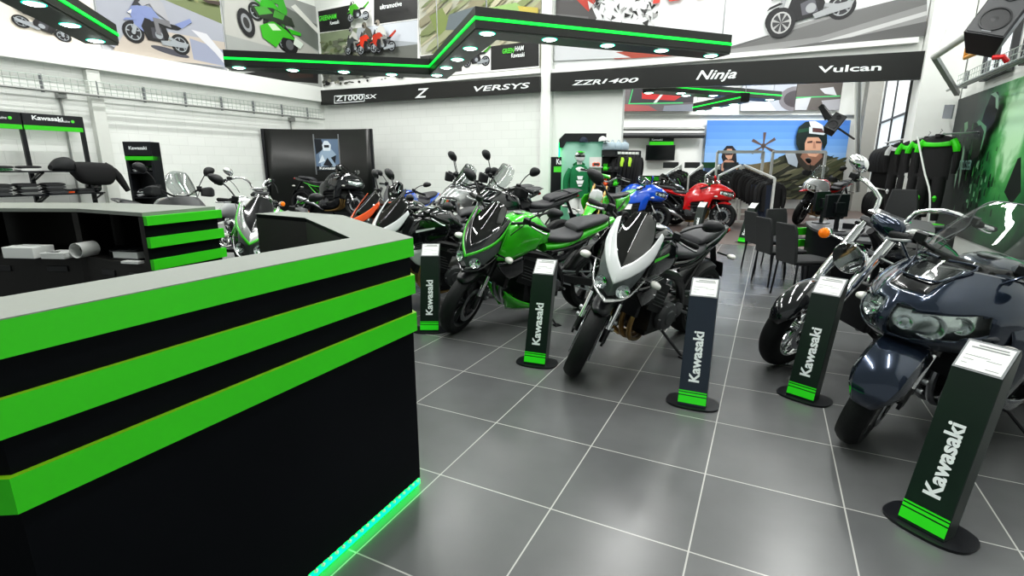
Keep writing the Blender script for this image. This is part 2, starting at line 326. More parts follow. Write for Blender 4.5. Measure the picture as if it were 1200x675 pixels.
def fork(root, X, ax, d, L, w=.10, usd=True, up='satin', lo='frame', r=.026, caliper=True, gait=False, gs=''):
    ax, d = Vector(ax), Vector(d)
    for s in (1, -1):
        m = MB(X); q = ax+Vector((.0, s*w, 0)); fw = Vector((.03, 0, .012))
        if usd:
            m.tube([q, q+d*.10], .022, 1, 10); m.tube([q+d*.09, q+d*.3], .0205, 2, 12); m.tube([q+d*.29, q+d*.30, q+d*L], [.031, r+.002, r+.002], 0, 12)
        else:
            m.tube([q-d*.03, q+d*.05, q+d*L*.48, q+d*L*.5], [.024, .032, .031, .026], 1, 12); m.tube([q+d*L*.5, q+d*L], .021, 2, 12)
        m.lathe([(.026, 0), (.026, .015), (.012, .018)], q, (0, s, 0), 1, 12)
        f = m.build('fork_leg', [up, lo, 'chrome'], root)
        if caliper:
            c = MB(X); cp = q+d*.10+Vector((-.115, -s*.008, -.02)); c.box(cp, (.065, .055, .12), 0, Matrix.Rotation(rad(20), 3, 'Y')); c.lathe([(.018, 0), (.018, .05), (.01, .053)], cp-Vector((0, s*.0, .03)), (0, s, 0), 1, 10); c.lathe([(.018, 0), (.018, .05), (.01, .053)], cp+Vector((0, 0, .03)), (0, s, 0), 1, 10)
            c.build('brake_caliper', ['dgrey', 'steel'], f, bevel=.006)
    t = MB(X)
    for k in (L-.03, L-.22): 
        p = ax+d*k; Q = Matrix.Rotation(math.atan2(-d.x, d.z), 3, 'Y').transposed(); t.box(p+Vector((-.02, 0, 0)), (.085, w*2+.075, .04), 0, Q)
    t.build('fork_clamp', 'dgrey', root, bevel=.01)
def fender(root, X, c, r, w, a0, a1, m='black', name='front_fender', drop=.03, k=15, flare=1.0):
    """a mudguard hugging the wheel from angle a0 to a1 (degrees from forward, going up and back)"""
    rows = []
    for i in range(k):
        f = i/(k-1); a = rad(a0+(a1-a0)*f); e = 1-.55*max(0, (abs(f-.5)-.34)/.16)**2
        row = []
        for q, dr in ((-1, -drop*1.6), (-1, -drop*.5), (-.8, -.006), (-.4, .008), (0, .012), (.4, .008), (.8, -.006), (1, -drop*.5), (1, -drop*1.6)):
            rad_ = r+dr*e; row.append((c[0]+math.cos(a)*rad_, q*w*e*flare, c[2]+math.sin(a)*rad_))
        rows.append(row)
    b = MB(X); b.patch(rows); return b.build(name, m, root, solid=.004)
def plate_holder(root, X, x, z, lens='clearl'):
    m = MB(X); m.beam((x+.10, 0, z), (x-.04, 0, z-.22), .05, .02, 0); m.box((x-.07, 0, z-.27), (.012, .17, .15), 0, Matrix.Rotation(rad(25), 3, 'Y')); m.build('plate_bracket', 'black', root, bevel=.004)
    for s in (1, -1): signal(root, X, (x-.0, s*.03, z-.12), s*.10, lens)
def muffler(root, X, P, r, m='satin', cap='steel'):
    b = MB(X); b.tube(P, r, 0, 14, smooth=12); p, q = Vector(P[-1]), Vector(P[-2]); d = (p-q).normalized()
    b.lathe([(.02, -.02), (.028, .001), (r[-1] if isinstance(r, list) else r, .004), ((r[-1] if isinstance(r, list) else r)+.003, -.03)], p, d, 1, 14); return b.build('muffler', [m, cap], root)
def stand_leg(root, lean, x=-.06):
    y = .34; z = y*math.tan(lean)+.008; m = MB(); m.tube([(x+.02, .12, .24), (x-.03, y, z)], .011, 0, 7); m.box((x-.03, y+.01, z), (.06, .05, .012), 0); m.build('side_stand', 'frame', root)
KS = 1.07
def place(name, label, cat, front, hd, L, lean, group=None, z=0.0):
    h = rad(hd); c = Vector((front[0]-math.cos(h)*L*KS/2, front[1]-math.sin(h)*L*KS/2, z))
    t = thing(name, label, cat, c, h, group, rx=-lean); t.scale = (KS, KS, KS); return t
DEF = dict(L=1.44, rake=24.5, rf=.302, rr=.315, wf=.12, wr=.18, dz=0.0, fl=.72, lean=8, steer=0, tank='blackp', mask='white_p', shroud='blackp', tailc='blackp', seat='leather', rim='satin', accent=None,
 style='naked', gold=True, twin=False, fend='satin', screen='smoke', fr='frame', sig='clearl', belly=None, top=None, far=False, seat2='leather', up='satin', lower='frame', mir='black', logo=None, shroud2='black')
def moto(name, label, front, hd, z=0.0, group=None, **kw):
    o = dict(DEF); o.update(kw); L, dz, sty = o['L'], o['dz'], o['style']; lean = rad(o['lean'])
    root = place(name, label, 'motorcycle', front, hd, L, lean, group, z)
    rk = rad(o['rake']); d = Vector((-math.sin(rk), 0, math.cos(rk))); ax = Vector((L/2, 0, o['rf'])); H = ax+d*.6+Vector((-.045, 0, -.02))
    FX = Matrix.Translation(H) @ Matrix.Rotation(rad(o['steer']), 4, d) @ Matrix.Translation(-H)
    BX = None; fl = o['fl']; top = ax+d*fl; hx, hz = top.x, top.z
    fw = wheel(root, 'front_wheel', ax, o['rf'], o['wf'], FX, o['rim'], accent=o['accent'])
    rw = wheel(root, 'rear_wheel', (-L/2, 0, o['rr']), o['rr'], o['wr'], BX, o['rim'], disc=(-1,), accent=o['accent'], discr=.12)
    fork(root, FX, ax, d, fl, usd=o.get('usd', True), up=o['up'], lo=o['lower'])
    fender(root, FX, ax, o['rf']+.020, .066, *((12, 196) if sty == 'tourer' else (58, 152)), o['fend'], drop=(.10 if sty == 'tourer' else .03), flare=(1.75 if sty == 'tourer' else 1.0))
    fender(root, BX, (-L/2, 0, o['rr']), o['rr']+.022, .085, 20, 120, 'black', 'rear_fender')
    chassis(root, BX, L, pv=(-.24, .44+dz*.3), head=(hx, hz-.10), rr=o['rr'], col=o['fr'], seatz=.80+dz, tail=(-.92, .88+dz))
    engine(root, BX, dz*.6, o['gold'], o['twin'])
    m = MB(BX); m.box((.37, 0, .58+dz*.8), (.035, .34, .30), 0, Matrix.Rotation(rad(-14), 3, 'Y'))
    for k in range(9): m.box((.39, 0, .45+dz*.8+k*.032), (.03, .31, .006), 1, Matrix.Rotation(rad(-14), 3, 'Y'))
    m.build('radiator', ['black', 'engine'], root)
    # ---- tank, seats, tail
    t = MB(BX); t.body([(.44, .82+dz, .90+dz, .06, 2.2), (.37, .77+dz, .985+dz, .125, 2.5), (.23, .74+dz, 1.045+dz, .160, 2.6), (.08, .73+dz, 1.035+dz, .145, 2.6), (-.05, .74+dz, .94+dz, .105, 2.4), (-.11, .75+dz, .87+dz, .075, 2.2)], 0, 20, 18)
    tk = t.build('fuel_tank', o['tank'], root, smooth=60)
    c = MB(BX); c.lathe([(.052, 0), (.052, .008), (.038, .012), (.03, .010)], (.21, 0, 1.04+dz), (-.08, 0, 1), 0, 20); c.build('filler_cap', 'steel', tk)
    if o['top']:
        c = MB(BX); c.lathe([(.056, -.004), (.10, -.012), (.105, .0), (.056, .006)], (.20, 0, 1.045+dz), (-.08, 0, 1), 0, 24, True); c.build('tank_pad', o['top'], tk)
    if o['logo']:
        for s in (1, -1): text(o['logo'], .2, .035, 'letter', 'tank_lettering', tk, mtx((.13+s*.1, s*.158, .91+dz), (-s, -s*-.05, .04), (0, -s*.25, 1)), 0, .02, .001)
    s_ = MB(BX); s_.body([(.0, .80+dz, .86+dz, .085, 2.4), (-.12, .765+dz, .85+dz, .115, 2.6), (-.28, .76+dz, .835+dz, .145, 2.8), (-.40, .775+dz, .855+dz, .145, 2.6), (-.46, .80+dz, .89+dz, .12, 2.4)], 0, 16, 14); s_.build('seat', o['seat'], root, smooth=60)
    s_ = MB(BX); s_.body([(-.40, .85+dz, .90+dz, .10, 2.4), (-.48, .86+dz, .945+dz, .125, 2.6), (-.66, .885+dz, .965+dz, .105, 2.6), (-.80, .91+dz, .975+dz, .075, 2.4), (-.84, .93+dz, .965+dz, .05, 2)], 0, 16, 14); s_.build('pillion_seat', o['seat2'], root, smooth=60)
    t = MB(BX); t.body([(-.05, .68+dz, .78+dz, .11, 2.2), (-.25, .70+dz, .79+dz, .14, 2.4), (-.45, .75+dz, .87+dz, .135, 2.4), (-.68, .81+dz, .90+dz, .105, 2.4), (-.88, .87+dz, .94+dz, .06, 2.2), (-.97, .905+dz, .945+dz, .03, 2)], 0, 14, 14); t.build('tail_fairing', o['tailc'], root, smooth=60)
    t = MB(BX); t.body([(-.93, .885+dz, .925+dz, .05, 3), (-.975, .895+dz, .93+dz, .042, 3)], 0, 12, 3); t.build('tail_light', 'tail', root)
    plate_holder(root, BX, -.88, .84+dz, o['sig'])
    for s in (1, -1):
        p = MB(BX); p.beam((-.22, s*.13, .40), (-.25, s*.15, .38), .05, .03, 0); p.tube([(-.2, s*.16, .37), (-.2, s*.26, .375)], .012, 1, 8); p.build('footpeg', ['frame', 'alloy'], root)
    if o.get('under'): muffler(root, BX, [(.0, -.06, .16), (-.18, -.10, .17), (-.42, -.16, .22)], [.05, .065, .058], 'satin')
    else: muffler(root, BX, [(-.12, -.08, .17), (-.26, -.15, .26), (-.40, -.19, .33), (-.72, -.22, .44)], [.026, .03, .058, .052], o.get('muf', 'steel'))
    if o['style'] != 'sport' or True: stand_leg(root, lean)
    if o['belly']:
        b = MB(BX); b.patch(fine([[(.40, .15, .40), (.27, .18, .31), (.08, .175, .235), (-.10, .15, .215)], [(.37, .13, .31), (.24, .165, .235), (.07, .165, .195), (-.10, .145, .195)], [(.30, .05, .17), (.2, .08, .155), (.06, .09, .15), (-.10, .09, .16)]], 10, 7)); b.sides('belly_pan', o['belly'], root, solid=.005)
    # ---- front end
    g = {}
    if sty == 'naked':
        for s in (1,):
            b = MB(BX)      # radiator shrouds beside the tank
            b.patch(fine([[(.56, .15, .93+dz), (.42, .19, .99+dz), (.26, .185, 1.0+dz), (.08, .17, .92+dz)], [(.60, .19, .82+dz), (.44, .225, .86+dz), (.26, .21, .86+dz), (.06, .18, .83+dz)], [(.52, .19, .70+dz), (.40, .215, .70+dz), (.26, .20, .73+dz), (.10, .17, .76+dz)]], 10, 7)); sh = b.sides('tank_shroud', o['shroud'], root, solid=.006)
            if o.get('stripe'):
                for s in (1, -1): b = MB(BX); b.patch(fine([[(.57, s*.187, .845+dz), (.42, s*.222, .885+dz), (.24, s*.208, .90+dz)], [(.575, s*.192, .825+dz), (.42, s*.226, .862+dz), (.24, s*.211, .885+dz)]], 9, 3)); b.build('stripe', o['stripe'], sh[0 if s > 0 else 1])
                for s in (1, -1):
                    for k in range(4): b = MB(BX); b.beam((.50-k*.03, s*.218, .735+dz-k*.012), (.36-k*.03, s*.229, .765+dz-k*.012), .004, .007, 0); b.build('vent_slat', 'alloy', sh[0 if s > 0 else 1], smooth=0)
            b = MB(BX); b.patch(fine([[(.53, .195, .68+dz), (.40, .215, .69+dz), (.26, .20, .72+dz)], [(.44, .2, .56+dz), (.34, .2, .58+dz), (.24, .19, .62+dz)], [(.36, .17, .50+dz), (.3, .18, .52+dz), (.22, .18, .56+dz)]], 8, 6)); b.sides('radiator_cover', o['shroud2'], root, solid=.006)
        a = Vector((hx+.02, 0, hz+.055)); bars(root, FX, [(a.x, 0, a.z), (a.x, .10, a.z+.01), (a.x-.03, .25, a.z+.07), (a.x-.12, .39, a.z+.045)], mirrors=(.06, .98, .17)+((.066, .042),)+(o['mir'],))
        q = MB(FX)          # smoked fly screen and painted mask
        k = hz-.955+dz*0
        def Z(p): return (p[0]+hx-.42, p[1], p[2]+k)
        scr = fine([[Z(p) for p in r] for r in ([(.56, 0, 1.20), (.555, .04, 1.19), (.545, .075, 1.165)], [(.67, 0, 1.09), (.655, .055, 1.085), (.62, .112, 1.085)], [(.79, 0, .975), (.76, .055, .985), (.69, .118, 1.03)], [(.85, 0, .895), (.80, .053, .94), (.71, .112, 1.015)])], 9, 12)
        q.patch(scr); q.mirror(); q.build('fly_screen', o['screen'], root, solid=.003)
        v = MB(FX)
        v.patch(fine([[Z(p) for p in r] for r in ([(.855, 0, .905), (.80, .055, .955), (.70, .112, 1.035), (.60, .138, 1.125)], [(.895, 0, .855), (.825, .075, .915), (.71, .135, 1.005), (.60, .152, 1.115)], [(.918, 0, .808), (.835, .090, .878), (.715, .158, .965), (.60, .163, 1.10)])], 14, 7)); v.mirror()
        mk = v.build('headlight_mask', o['mask'], root, solid=.006)
        if o.get('edge'):
            v = MB(FX); v.patch([[(p_[0]+.004, p_[1]*1.02, p_[2]-.003) for p_ in r_] for r_ in fine([[Z(p) for p in r] for r in ([(.905, 0, .835), (.83, .083, .897), (.712, .149, .985), (.60, .158, 1.108)], [(.918, 0, .808), (.835, .092, .876), (.715, .160, .962), (.60, .165, 1.098)])], 14, 3)]); v.mirror(); v.build('mask_edge', o['edge'], mk, solid=.004)
        h = MB(FX)
        h.patch(fine([[Z(p) for p in r] for r in ([(.914, 0, .808), (.834, .090, .878), (.700, .168, .972)], [(.915, 0, .74), (.835, .122, .785), (.695, .175, .89)], [(.888, 0, .672), (.805, .105, .712), (.675, .162, .815)])], 10, 7)); h.mirror()
        hl = h.build('headlight', 'lens', root)
        h = MB(FX); h.patch(fine([[Z(p) for p in r] for r in ([(.865, 0, .81), (.785, .10, .865), (.66, .155, .95)], [(.845, 0, .69), (.765, .095, .73), (.635, .145, .83)])], 8, 4)); h.mirror()
        for s in (1, -1): h.lathe([(.004, -.03), (.030, -.012), (.043, .012), (.046, .02), (.043, .02), (.03, 0), (.004, -.015)], Z((.845, s*.066, .765)), (1, s*.45, .05), 1, 16)
        h.build('reflector', ['mgrey', 'lamp'], hl)
        b = MB(FX); b.patch(fine([[Z(p) for p in r] for r in ([(.893, 0, .692), (.812, .112, .732), (.680, .170, .835)], [(.912, 0, .672), (.825, .115, .712), (.688, .174, .817)], [(.885, 0, .652), (.80, .10, .69), (.668, .16, .795)])], 8, 6)); b.mirror(); b.build('headlight_chin', o.get('chin', o['mask']), root, solid=.005)
        b = MB(FX); b.patch(fine([[Z(p) for p in r] for r in ([(.60, .155, 1.09), (.50, .12, 1.02)], [(.66, .168, .96), (.50, .13, .93)], [(.655, .155, .83), (.52, .11, .82)])], 4, 6)); b.sides('headlight_side', o.get('side', 'black'), root, solid=.004); b = MB(FX); b.body([Z((.50, .62, .80))[:1]+(hz-.34, hz-.16, .07, 2.5), Z((.66, 0, 0))[:1]+(hz-.28, hz-.14, .10, 2.6), Z((.80, 0, 0))[:1]+(hz-.27, hz-.20, .05, 2.4)], 0, 14, 8); b.build('headlight_housing', 'black', root)
        b = MB(FX); b.box(Z((.50, 0, 1.03)), (.03, .15, .09), 0, Matrix.Rotation(rad(-40), 3, 'Y')); b.build('instrument', 'gloss', root, bevel=.01)
        for s in (1, -1): signal(root, FX, Z((.62, s*.10, .80)), s*.12, o['sig'])
    elif sty in ('sport', 'tourer'):
        W = o.get('W', 1.0); u = dz; big = sty == 'tourer'
        def S(p): return (p[0]-(.04 if big else 0), p[1]*W, p[2]+u)
        lv = [[(.62, 0, 1.02), (.585, .10, 1.025), (.48, .18, 1.01), (.34, .225, .98), (.2, .235, .95)],
              [(.775, 0, .955), (.73, .10, .955), (.60, .195, .955), (.42, .255, .945), (.2, .27, .90)],
              [(.875, 0, .875), (.83, .10, .875), (.70, .20, .885), (.47, .275, .90), (.2, .30, .85)],
              [(.925, 0, .79), (.875, .105, .775), (.735, .215, .79), (.49, .29, .845), (.2, .315, .78)],
              [(.90, 0, .715), (.845, .11, .705), (.70, .22, .715), (.47, .285, .745), (.2, .31, .69)],
              [(.83, 0, .665), (.78, .10, .655), (.64, .20, .655), (.46, .265, .66), (.22, .30, .60)]]
        F = fine([[S(p) for p in r] for r in lv], 25, 31)
        hlp = (lambda a, b: .05 < a < .60 and (.42+.08*a) < b < (.80-.28*max(0, a-.13))) if not o.get('slit') else (lambda a, b: .10 < a < .52 and (.42+.10*a) < b < .68)
        b = MB(BX); b.patch(F, 0, lambda a, c: not hlp(a, c) and not (c < .30 and a < .17) ); b.mirror(); b.build('front_cowl', o['tank'], root, solid=.006)
        b = MB(BX); b.patch(F, 0, lambda a, c: c < .30 and a < .17 and not hlp(a, c)); b.mirror(); b.build('cowl_centre', o.get('centre', o['tank']), root, solid=.004)
        for s in (1, -1):
            b = MB(BX); b.patch([[(p[0], p[1]*s, p[2]) for p in r] for r in F], 0, hlp); hl = b.build('headlight', 'lens', root)
            b = MB(BX); G = [[(p[0]-.05, p[1]*s*.9, p[2]) for p in r] for r in F]; b.patch(G, 3, lambda a, c: .03 < a < .64 and .38 < c < .85)
            for y, x, rr_, zz in ((.125, .775, .058, .775), (.068, .86, .032, .785), (.19, .68, .038, .80)): b.lathe([(.004, -.045), (rr_*.7, -.025), (rr_, .012), (rr_+.004, .02), (rr_*.96, .02), (rr_*.6, -.01), (.004, -.03)], S((x, s*y/1.0, zz)), (1, s*.45, .05), 1, 18)
            b.lathe([(.03, 0), (.026, .012), (.012, .02), (.002, .022)], S((.745, s*.135, .775)), (1, s*.45, .05), 2, 14)
            b.build('reflector', ['mgrey', 'lamp', 'lens', 'reflect'], hl)
        sc = [[(.625, 0, 1.025), (.59, .10, 1.03), (.49, .18, 1.015), (.37, .222, .99)], [(.50, 0, 1.13), (.47, .11, 1.13), (.39, .18, 1.09), (.31, .215, 1.03)], [(.37, 0, 1.22), (.35, .09, 1.215), (.30, .155, 1.16), (.26, .19, 1.08)], [(.30, 0, 1.255), (.285, .07, 1.25), (.255, .125, 1.20), (.23, .165, 1.12)]]
        if big: sc = [[(.60, 0, 1.035), (.57, .11, 1.035), (.47, .19, 1.02), (.34, .235, .985)], [(.445, 0, 1.14), (.42, .13, 1.135), (.345, .205, 1.095), (.255, .238, 1.03)], [(.29, 0, 1.235), (.275, .125, 1.23), (.225, .195, 1.17), (.17, .228, 1.075)], [(.18, 0, 1.30), (.17, .10, 1.29), (.145, .165, 1.235), (.11, .20, 1.13)]]
        b = MB(BX); b.patch(fine([[S(p) for p in r] for r in sc], 13, 12)); b.mirror(); b.build('windscreen', o['screen'] if o['screen'] != 'smoke' else ('smoke' if not big else 'glass'), root, solid=0 if big else .003)
        if big:
            for s in (1, -1): b = MB(BX); b.tube([S((sc[k][3][0], s*sc[k][3][1], sc[k][3][2])) for k in range(4)]+[S((q[0], s*q[1], q[2])) for q in sc[3][2::-1]], .0035, 0, 6, smooth=24); b.build('screen_edge', 'mgrey', root)
            b = MB(BX); b.patch(fine([[S(p) for p in r] for r in ([(.61, 0, 1.043), (.585, .085, 1.045), (.555, .115, 1.04)], [(.72, 0, .993), (.70, .065, .995), (.67, .085, .99)], [(.765, 0, .968), (.75, .05, .967), (.735, .07, .965)])], 8, 8)); b.mirror(); b.build('air_intake', 'lens', root)
            for s in (1, -1): b = MB(BX); b.tube([S((.605, s*.02, 1.047)), S((.57, s*.118, 1.044)), S((.68, s*.092, .993)), S((.745, s*.07, .97)), S((.765, 0, .972))], .006, 0, 6, smooth=14); b.build('intake_rim', 'navy', root)
        # side fairing
        sf = [[(.56, .245, .90), (.42, .275, .91), (.20, .275, .89), (.02, .24, .85), (-.12, .19, .80)], [(.50, .29, .77), (.36, .315, .76), (.16, .315, .74), (-.02, .285, .72), (-.16, .23, .70)], [(.46, .28, .64), (.32, .31, .60), (.12, .31, .56), (-.06, .27, .55), (-.16, .22, .56)], [(.40, .23, .46), (.28, .265, .42), (.10, .27, .38), (-.06, .24, .38), (-.18, .2, .40)], [(.34, .17, .30), (.22, .20, .24), (.06, .20, .21), (-.10, .18, .21), (-.24, .15, .24)], [(.28, .03, .24), (.18, .05, .17), (.04, .06, .15), (-.1, .06, .15), (-.22, .06, .17)]]
        SFm = fine([[S(p) for p in r] for r in sf], 21, 31)
        vent = lambda a, c: .28 < a < .62 and .36 < c < .62
        b = MB(BX); b.patch(SFm, 0, lambda a, c: not vent(a, c) and c < (.80 if big else .58)); b.sides('side_fairing', o['shroud'], root, solid=.006)
        b = MB(BX); b.patch(SFm, 0, lambda a, c: c >= (.76 if big else .56) and not vent(a, c)); b.sides('lower_fairing', o.get('lowc', o['shroud']), root, solid=.006)
        b = MB(BX)
        for k in range(4): b.beam(S((.30-k*.02, .27, .70-k*.07)), S((.04-k*.03, .262, .70-k*.075)), .05, .018, 0)
        b.box(S((.15, .2, .58)), (.36, .04, .34), 1); b.sides('fairing_vent', ['black', 'satin'], root, bevel=.004)
        a = Vector((hx+.0, 0, hz+(.03 if big else -.02))); bars(root, FX, [(a.x, .09, a.z), (a.x+.0, .16, a.z+.015), (a.x-.06, .25, a.z+.01), (a.x-.14, .345, a.z-.02)], big=True)
        for s in (1, -1): mirror_part(root, BX, S((.52, s*.19, .985)), S((.50, s*.35/W, 1.10)) if not big else (.40, s*.36, 1.035), (.10, .058), o.get('mirc', o['tank']), shape=3)
        b = MB(BX); b.box(S((.47, 0, .98)), (.05, .26, .12), 0, Matrix.Rotation(rad(-45), 3, 'Y'))
        for y in (-.06, .06): b.lathe([(.05, 0), (.05, .012), (.044, .014)], S((.455, y, .995)), (-.7, 0, .7), 1, 20)
        b.build('instrument', ['black', 'dgrey'], root, bevel=.01)
        for s in (1, -1): signal(root, BX, S((.55, s*.26, .72)), s*.035, o['sig'])
    elif sty == 'adv':
        def S(p): return (p[0]+hx-.35, p[1], p[2]+hz-1.05)
        b = MB(BX); b.patch(fine([[S(p) for p in r] for r in ([(.58, 0, 1.12), (.55, .09, 1.12), (.42, .16, 1.10), (.22, .2, 1.04)], [(.72, 0, 1.02), (.67, .11, 1.02), (.48, .20, 1.0), (.2, .24, .95)], [(.80, 0, .92), (.73, .12, .92), (.5, .22, .88), (.16, .24, .82)], [(.78, 0, .84), (.70, .11, .83), (.48, .2, .74), (.2, .22, .66)])], 12, 12), 0, lambda a, c: not (.08 < a < .5 and .42 < c < .85)); b.mirror(); b.build('front_cowl', o['shroud'], root, solid=.006)
        for s in (1, -1):
            b = MB(BX); b.patch([[S((p[0], p[1]*s, p[2])) for p in r] for r in fine([[(.75, .02, .98), (.69, .11, .98), (.56, .17, .97)], [(.785, .02, .88), (.70, .11, .86), (.56, .19, .86)]], 6, 5)], 0); b.build('headlight', 'lamp', root, solid=.004)
        b = MB(BX); b.patch(fine([[S(p) for p in r] for r in ([(.56, 0, 1.14), (.53, .10, 1.14), (.44, .15, 1.12)], [(.42, 0, 1.30), (.40, .13, 1.29), (.34, .19, 1.24)], [(.32, 0, 1.44), (.31, .10, 1.43), (.27, .15, 1.37)])], 8, 8)); b.mirror(); b.build('windscreen', 'glass', root, solid=.003)
        b = MB(BX); b.body([(S((.92, 0, 0))[0], hz-.25, hz-.23, .02, 2), (S((.78, 0, 0))[0], hz-.24, hz-.19, .07, 2.4), (S((.6, 0, 0))[0], hz-.22, hz-.15, .09, 2.4)], 0, 12, 8); b.build('beak', o['mask'], root)
        a = Vector((hx+.0, 0, hz+.07)); bars(root, FX, [(a.x, 0, a.z), (a.x, .10, a.z+.01), (a.x-.02, .25, a.z+.09), (a.x-.10, .41, a.z+.06)], mirrors=(.06, .92, .27)+((.075, .06),)+(o['mir'],))
        for s in (1, -1):
            b = MB(FX); p = Vector((a.x+.0, s*.40, a.z+.06)); b.patch(fine([[(p.x+.06, p.y-s*.17, p.z+.05), (p.x+.09, p.y-s*.05, p.z+.07), (p.x+.03, p.y+s*.03, p.z+.03)], [(p.x+.07, p.y-s*.17, p.z-.05), (p.x+.10, p.y-s*.05, p.z-.06), (p.x+.03, p.y+s*.03, p.z-.04)]], 8, 5)); b.build('hand_guard', 'black', root, solid=.005)
            signal(root, BX, S((.55, s*.18, .86)), s*.06, 'amber' if o['sig'] == 'amber' else 'clearl')
        b = MB(BX)
        for s in (1, -1): b.tube([(-.45, s*.13, .88+dz), (-.7, s*.14, .95+dz), (-.92, s*.10, .99+dz), (-.98, 0, 1.0+dz)], .011, 0, 7, smooth=10)
        b.body([(-.74, .965+dz, .985+dz, .10, 3), (-.86, .975+dz, .995+dz, .10, 3), (-1.0, .985+dz, 1.0+dz, .07, 3)], 0, 12, 6); b.build('luggage_rack', 'dgrey', root)
    elif sty == 'mx':
        pass
    return root
def cruiser(name, label, front, hd, z=0.0, group=None, steer=0, lean=8, tank='blackp', screen=False, bags=False, rim='chrome'):
    L = 1.66; lean = rad(lean); root = place(name, label, 'motorcycle', front, hd, L, lean, group, z)
    rk = rad(33); d = Vector((-math.sin(rk), 0, math.cos(rk))); ax = Vector((L/2, 0, .335)); H = ax+d*.7+Vector((-.06, 0, -.04))
    X = Matrix.Translation(H) @ Matrix.Rotation(rad(steer), 4, d) @ Matrix.Translation(-H); fl = .86; top = ax+d*fl
    wheel(root, 'front_wheel', ax, .335, .135, X, rim, 7, disc=(1,), rr=.215, discr=.15); wheel(root, 'rear_wheel', (-L/2, 0, .33), .33, .19, None, rim, 7, disc=(-1,), rr=.2)
    fork(root, X, ax, d, fl, .105, False, 'chrome', 'chrome', caliper=True)
    fender(root, X, ax, .355, .083, 20, 175, tank, drop=.04); fender(root, None, (-L/2, 0, .33), .36, .115, 20, 165, tank, 'rear_fender', drop=.06)
    for s in (1, -1):
        c = MB(X); c.tube([ax+d*.40+Vector((0, s*.105, 0)), ax+d*.78+Vector((0, s*.105, 0))], .034, 0, 14); c.build('fork_cover', 'chrome', root)
    c = MB(X); p = ax+d*.60+Vector((.085, 0, .0)); c.lathe([(.01, -.13), (.055, -.115), (.09, -.07), (.106, -.01), (.110, .012), (.104, .018)], p, (1, 0, -.12), 0, 28); hl = c.build('headlight', 'chrome', root)
    c = MB(X); c.lathe([(.103, .0), (.095, .012), (.06, .024), (.002, .03)], p+Vector((.014, 0, 0)), (1, 0, -.12), 0, 28); c.build('headlight_lens', 'lens', hl)
    c = MB(X); c.lathe([(.002, -.05), (.06, -.03), (.098, .01), (.10, .012), (.06, -.01), (.002, -.03)], p+Vector((.004, 0, 0)), (1, 0, -.12), 0, 24); c.build('reflector', 'lamp', hl)
    for s in (1, -1):
        q = ax+d*.66; c = MB(X); c.tube([q+Vector((.02, s*.12, .0)), q+Vector((.02, s*.25, .0))], .008, 0, 8); c.lathe([(.012, -.055), (.030, -.035), (.040, 0), (.038, .012)], q+Vector((.03, s*.26, 0)), (1, 0, 0), 0, 16); t = c.build('turn_signal', 'chrome', root)
        c = MB(X); c.lathe([(.037, .0), (.034, .02), (.018, .032), (.002, .035)], q+Vector((.042, s*.26, 0)), (1, 0, 0), 0, 16); c.build('signal_lens', 'amber', t)
    a = top+Vector((-.02, 0, .03)); bars(root, X, [(a.x, .09, a.z), (a.x-.03, .12, a.z+.10), (a.x-.05, .27, a.z+.17), (a.x-.20, .40, a.z+.12), (a.x-.33, .44, a.z+.09)], r=.016, barmat='chrome', lever='chrome', grips='rubber')
    for s in (-1,) if not screen else (1, -1):
        mirror_part(root, X, (a.x-.17, s*.38, a.z+.13), (a.x-.12, s*.36, a.z+.235), (.075, .05), 'chrome')
    c = MB(X); c.box(a+Vector((-.0, 0, .02)), (.1, .24, .025), 0); c.build('top_clamp', 'chrome', root, bevel=.008)
    c = MB(); c.tube([(.40, 0, .98), (.30, 0, .80), (.25, .0, .35), (.15, .1, .2), (-.35, .12, .2), (-.5, .11, .4), (-.8, .12, .36)], .022, 0, 8, smooth=16); c.mirror(); c.tube([(.42, 0, 1.0), (.1, 0, .78), (-.5, 0, .6)], .028, 0, 8, smooth=10); c.build('frame', 'frame', root)
    c = MB(); c.body([(.33, .80, .86, .05, 2.2), (.22, .70, .95, .14, 2.2), (.02, .68, .98, .185, 2.2), (-.2, .67, .90, .15, 2.2), (-.38, .68, .76, .07, 2)], 0, 22, 18); tk = c.build('fuel_tank', tank, root, smooth=60)
    c = MB(); c.body([(.12, .965, .985, .03, 2.5), (.02, .975, 1.0, .06, 2.5), (-.14, .93, .96, .05, 2.5), (-.22, .88, .91, .02, 2.5)], 0, 14, 10); c.build('tank_console', 'chrome', tk)
    c = MB(); c.body([(-.26, .63, .72, .10, 2.5), (-.4, .62, .70, .18, 2.7), (-.56, .62, .70, .19, 2.7), (-.64, .65, .76, .15, 2.6), (-.68, .68, .80, .13, 2.5), (-.86, .68, .77, .13, 2.6), (-1.05, .68, .73, .08, 2.4)], 0, 16, 20); c.build('seat', 'leather', root, smooth=60)
    e = MB()
    for an, cx in ((28, .16), (-28, -.14)):
        Q = Matrix.Rotation(rad(an), 3, 'Y'); up = Q @ Vector((0, 0, 1)); b0 = Vector((.01+cx*.35, 0, .36))
        for k in range(9): e.lathe([(.075, 0), (.098, .002), (.098, .010), (.075, .012)], b0+up*(.08+k*.022), up, 0, 18)
        e.lathe([(.09, 0), (.095, .02), (.08, .06), (.04, .075)], b0+up*.28, up, 1, 18)
    e.box((-.03, 0, .34), (.42, .24, .2), 0); e.lathe([(.12, 0), (.12, .03), (.09, .055), (.02, .06)], (.05, .12, .33), (0, 1, 0), 1, 24); e.lathe([(.1, 0), (.1, .03), (.07, .05), (.02, .06)], (-.12, -.12, .33), (0, -1, 0), 1, 24); e.lathe([(.10, 0), (.11, .03), (.08, .07), (.02, .08)], (.0, -.14, .55), (0, -1, 0), 1, 22)
    e.build('engine', ['satin', 'chrome'], root, bevel=.006)
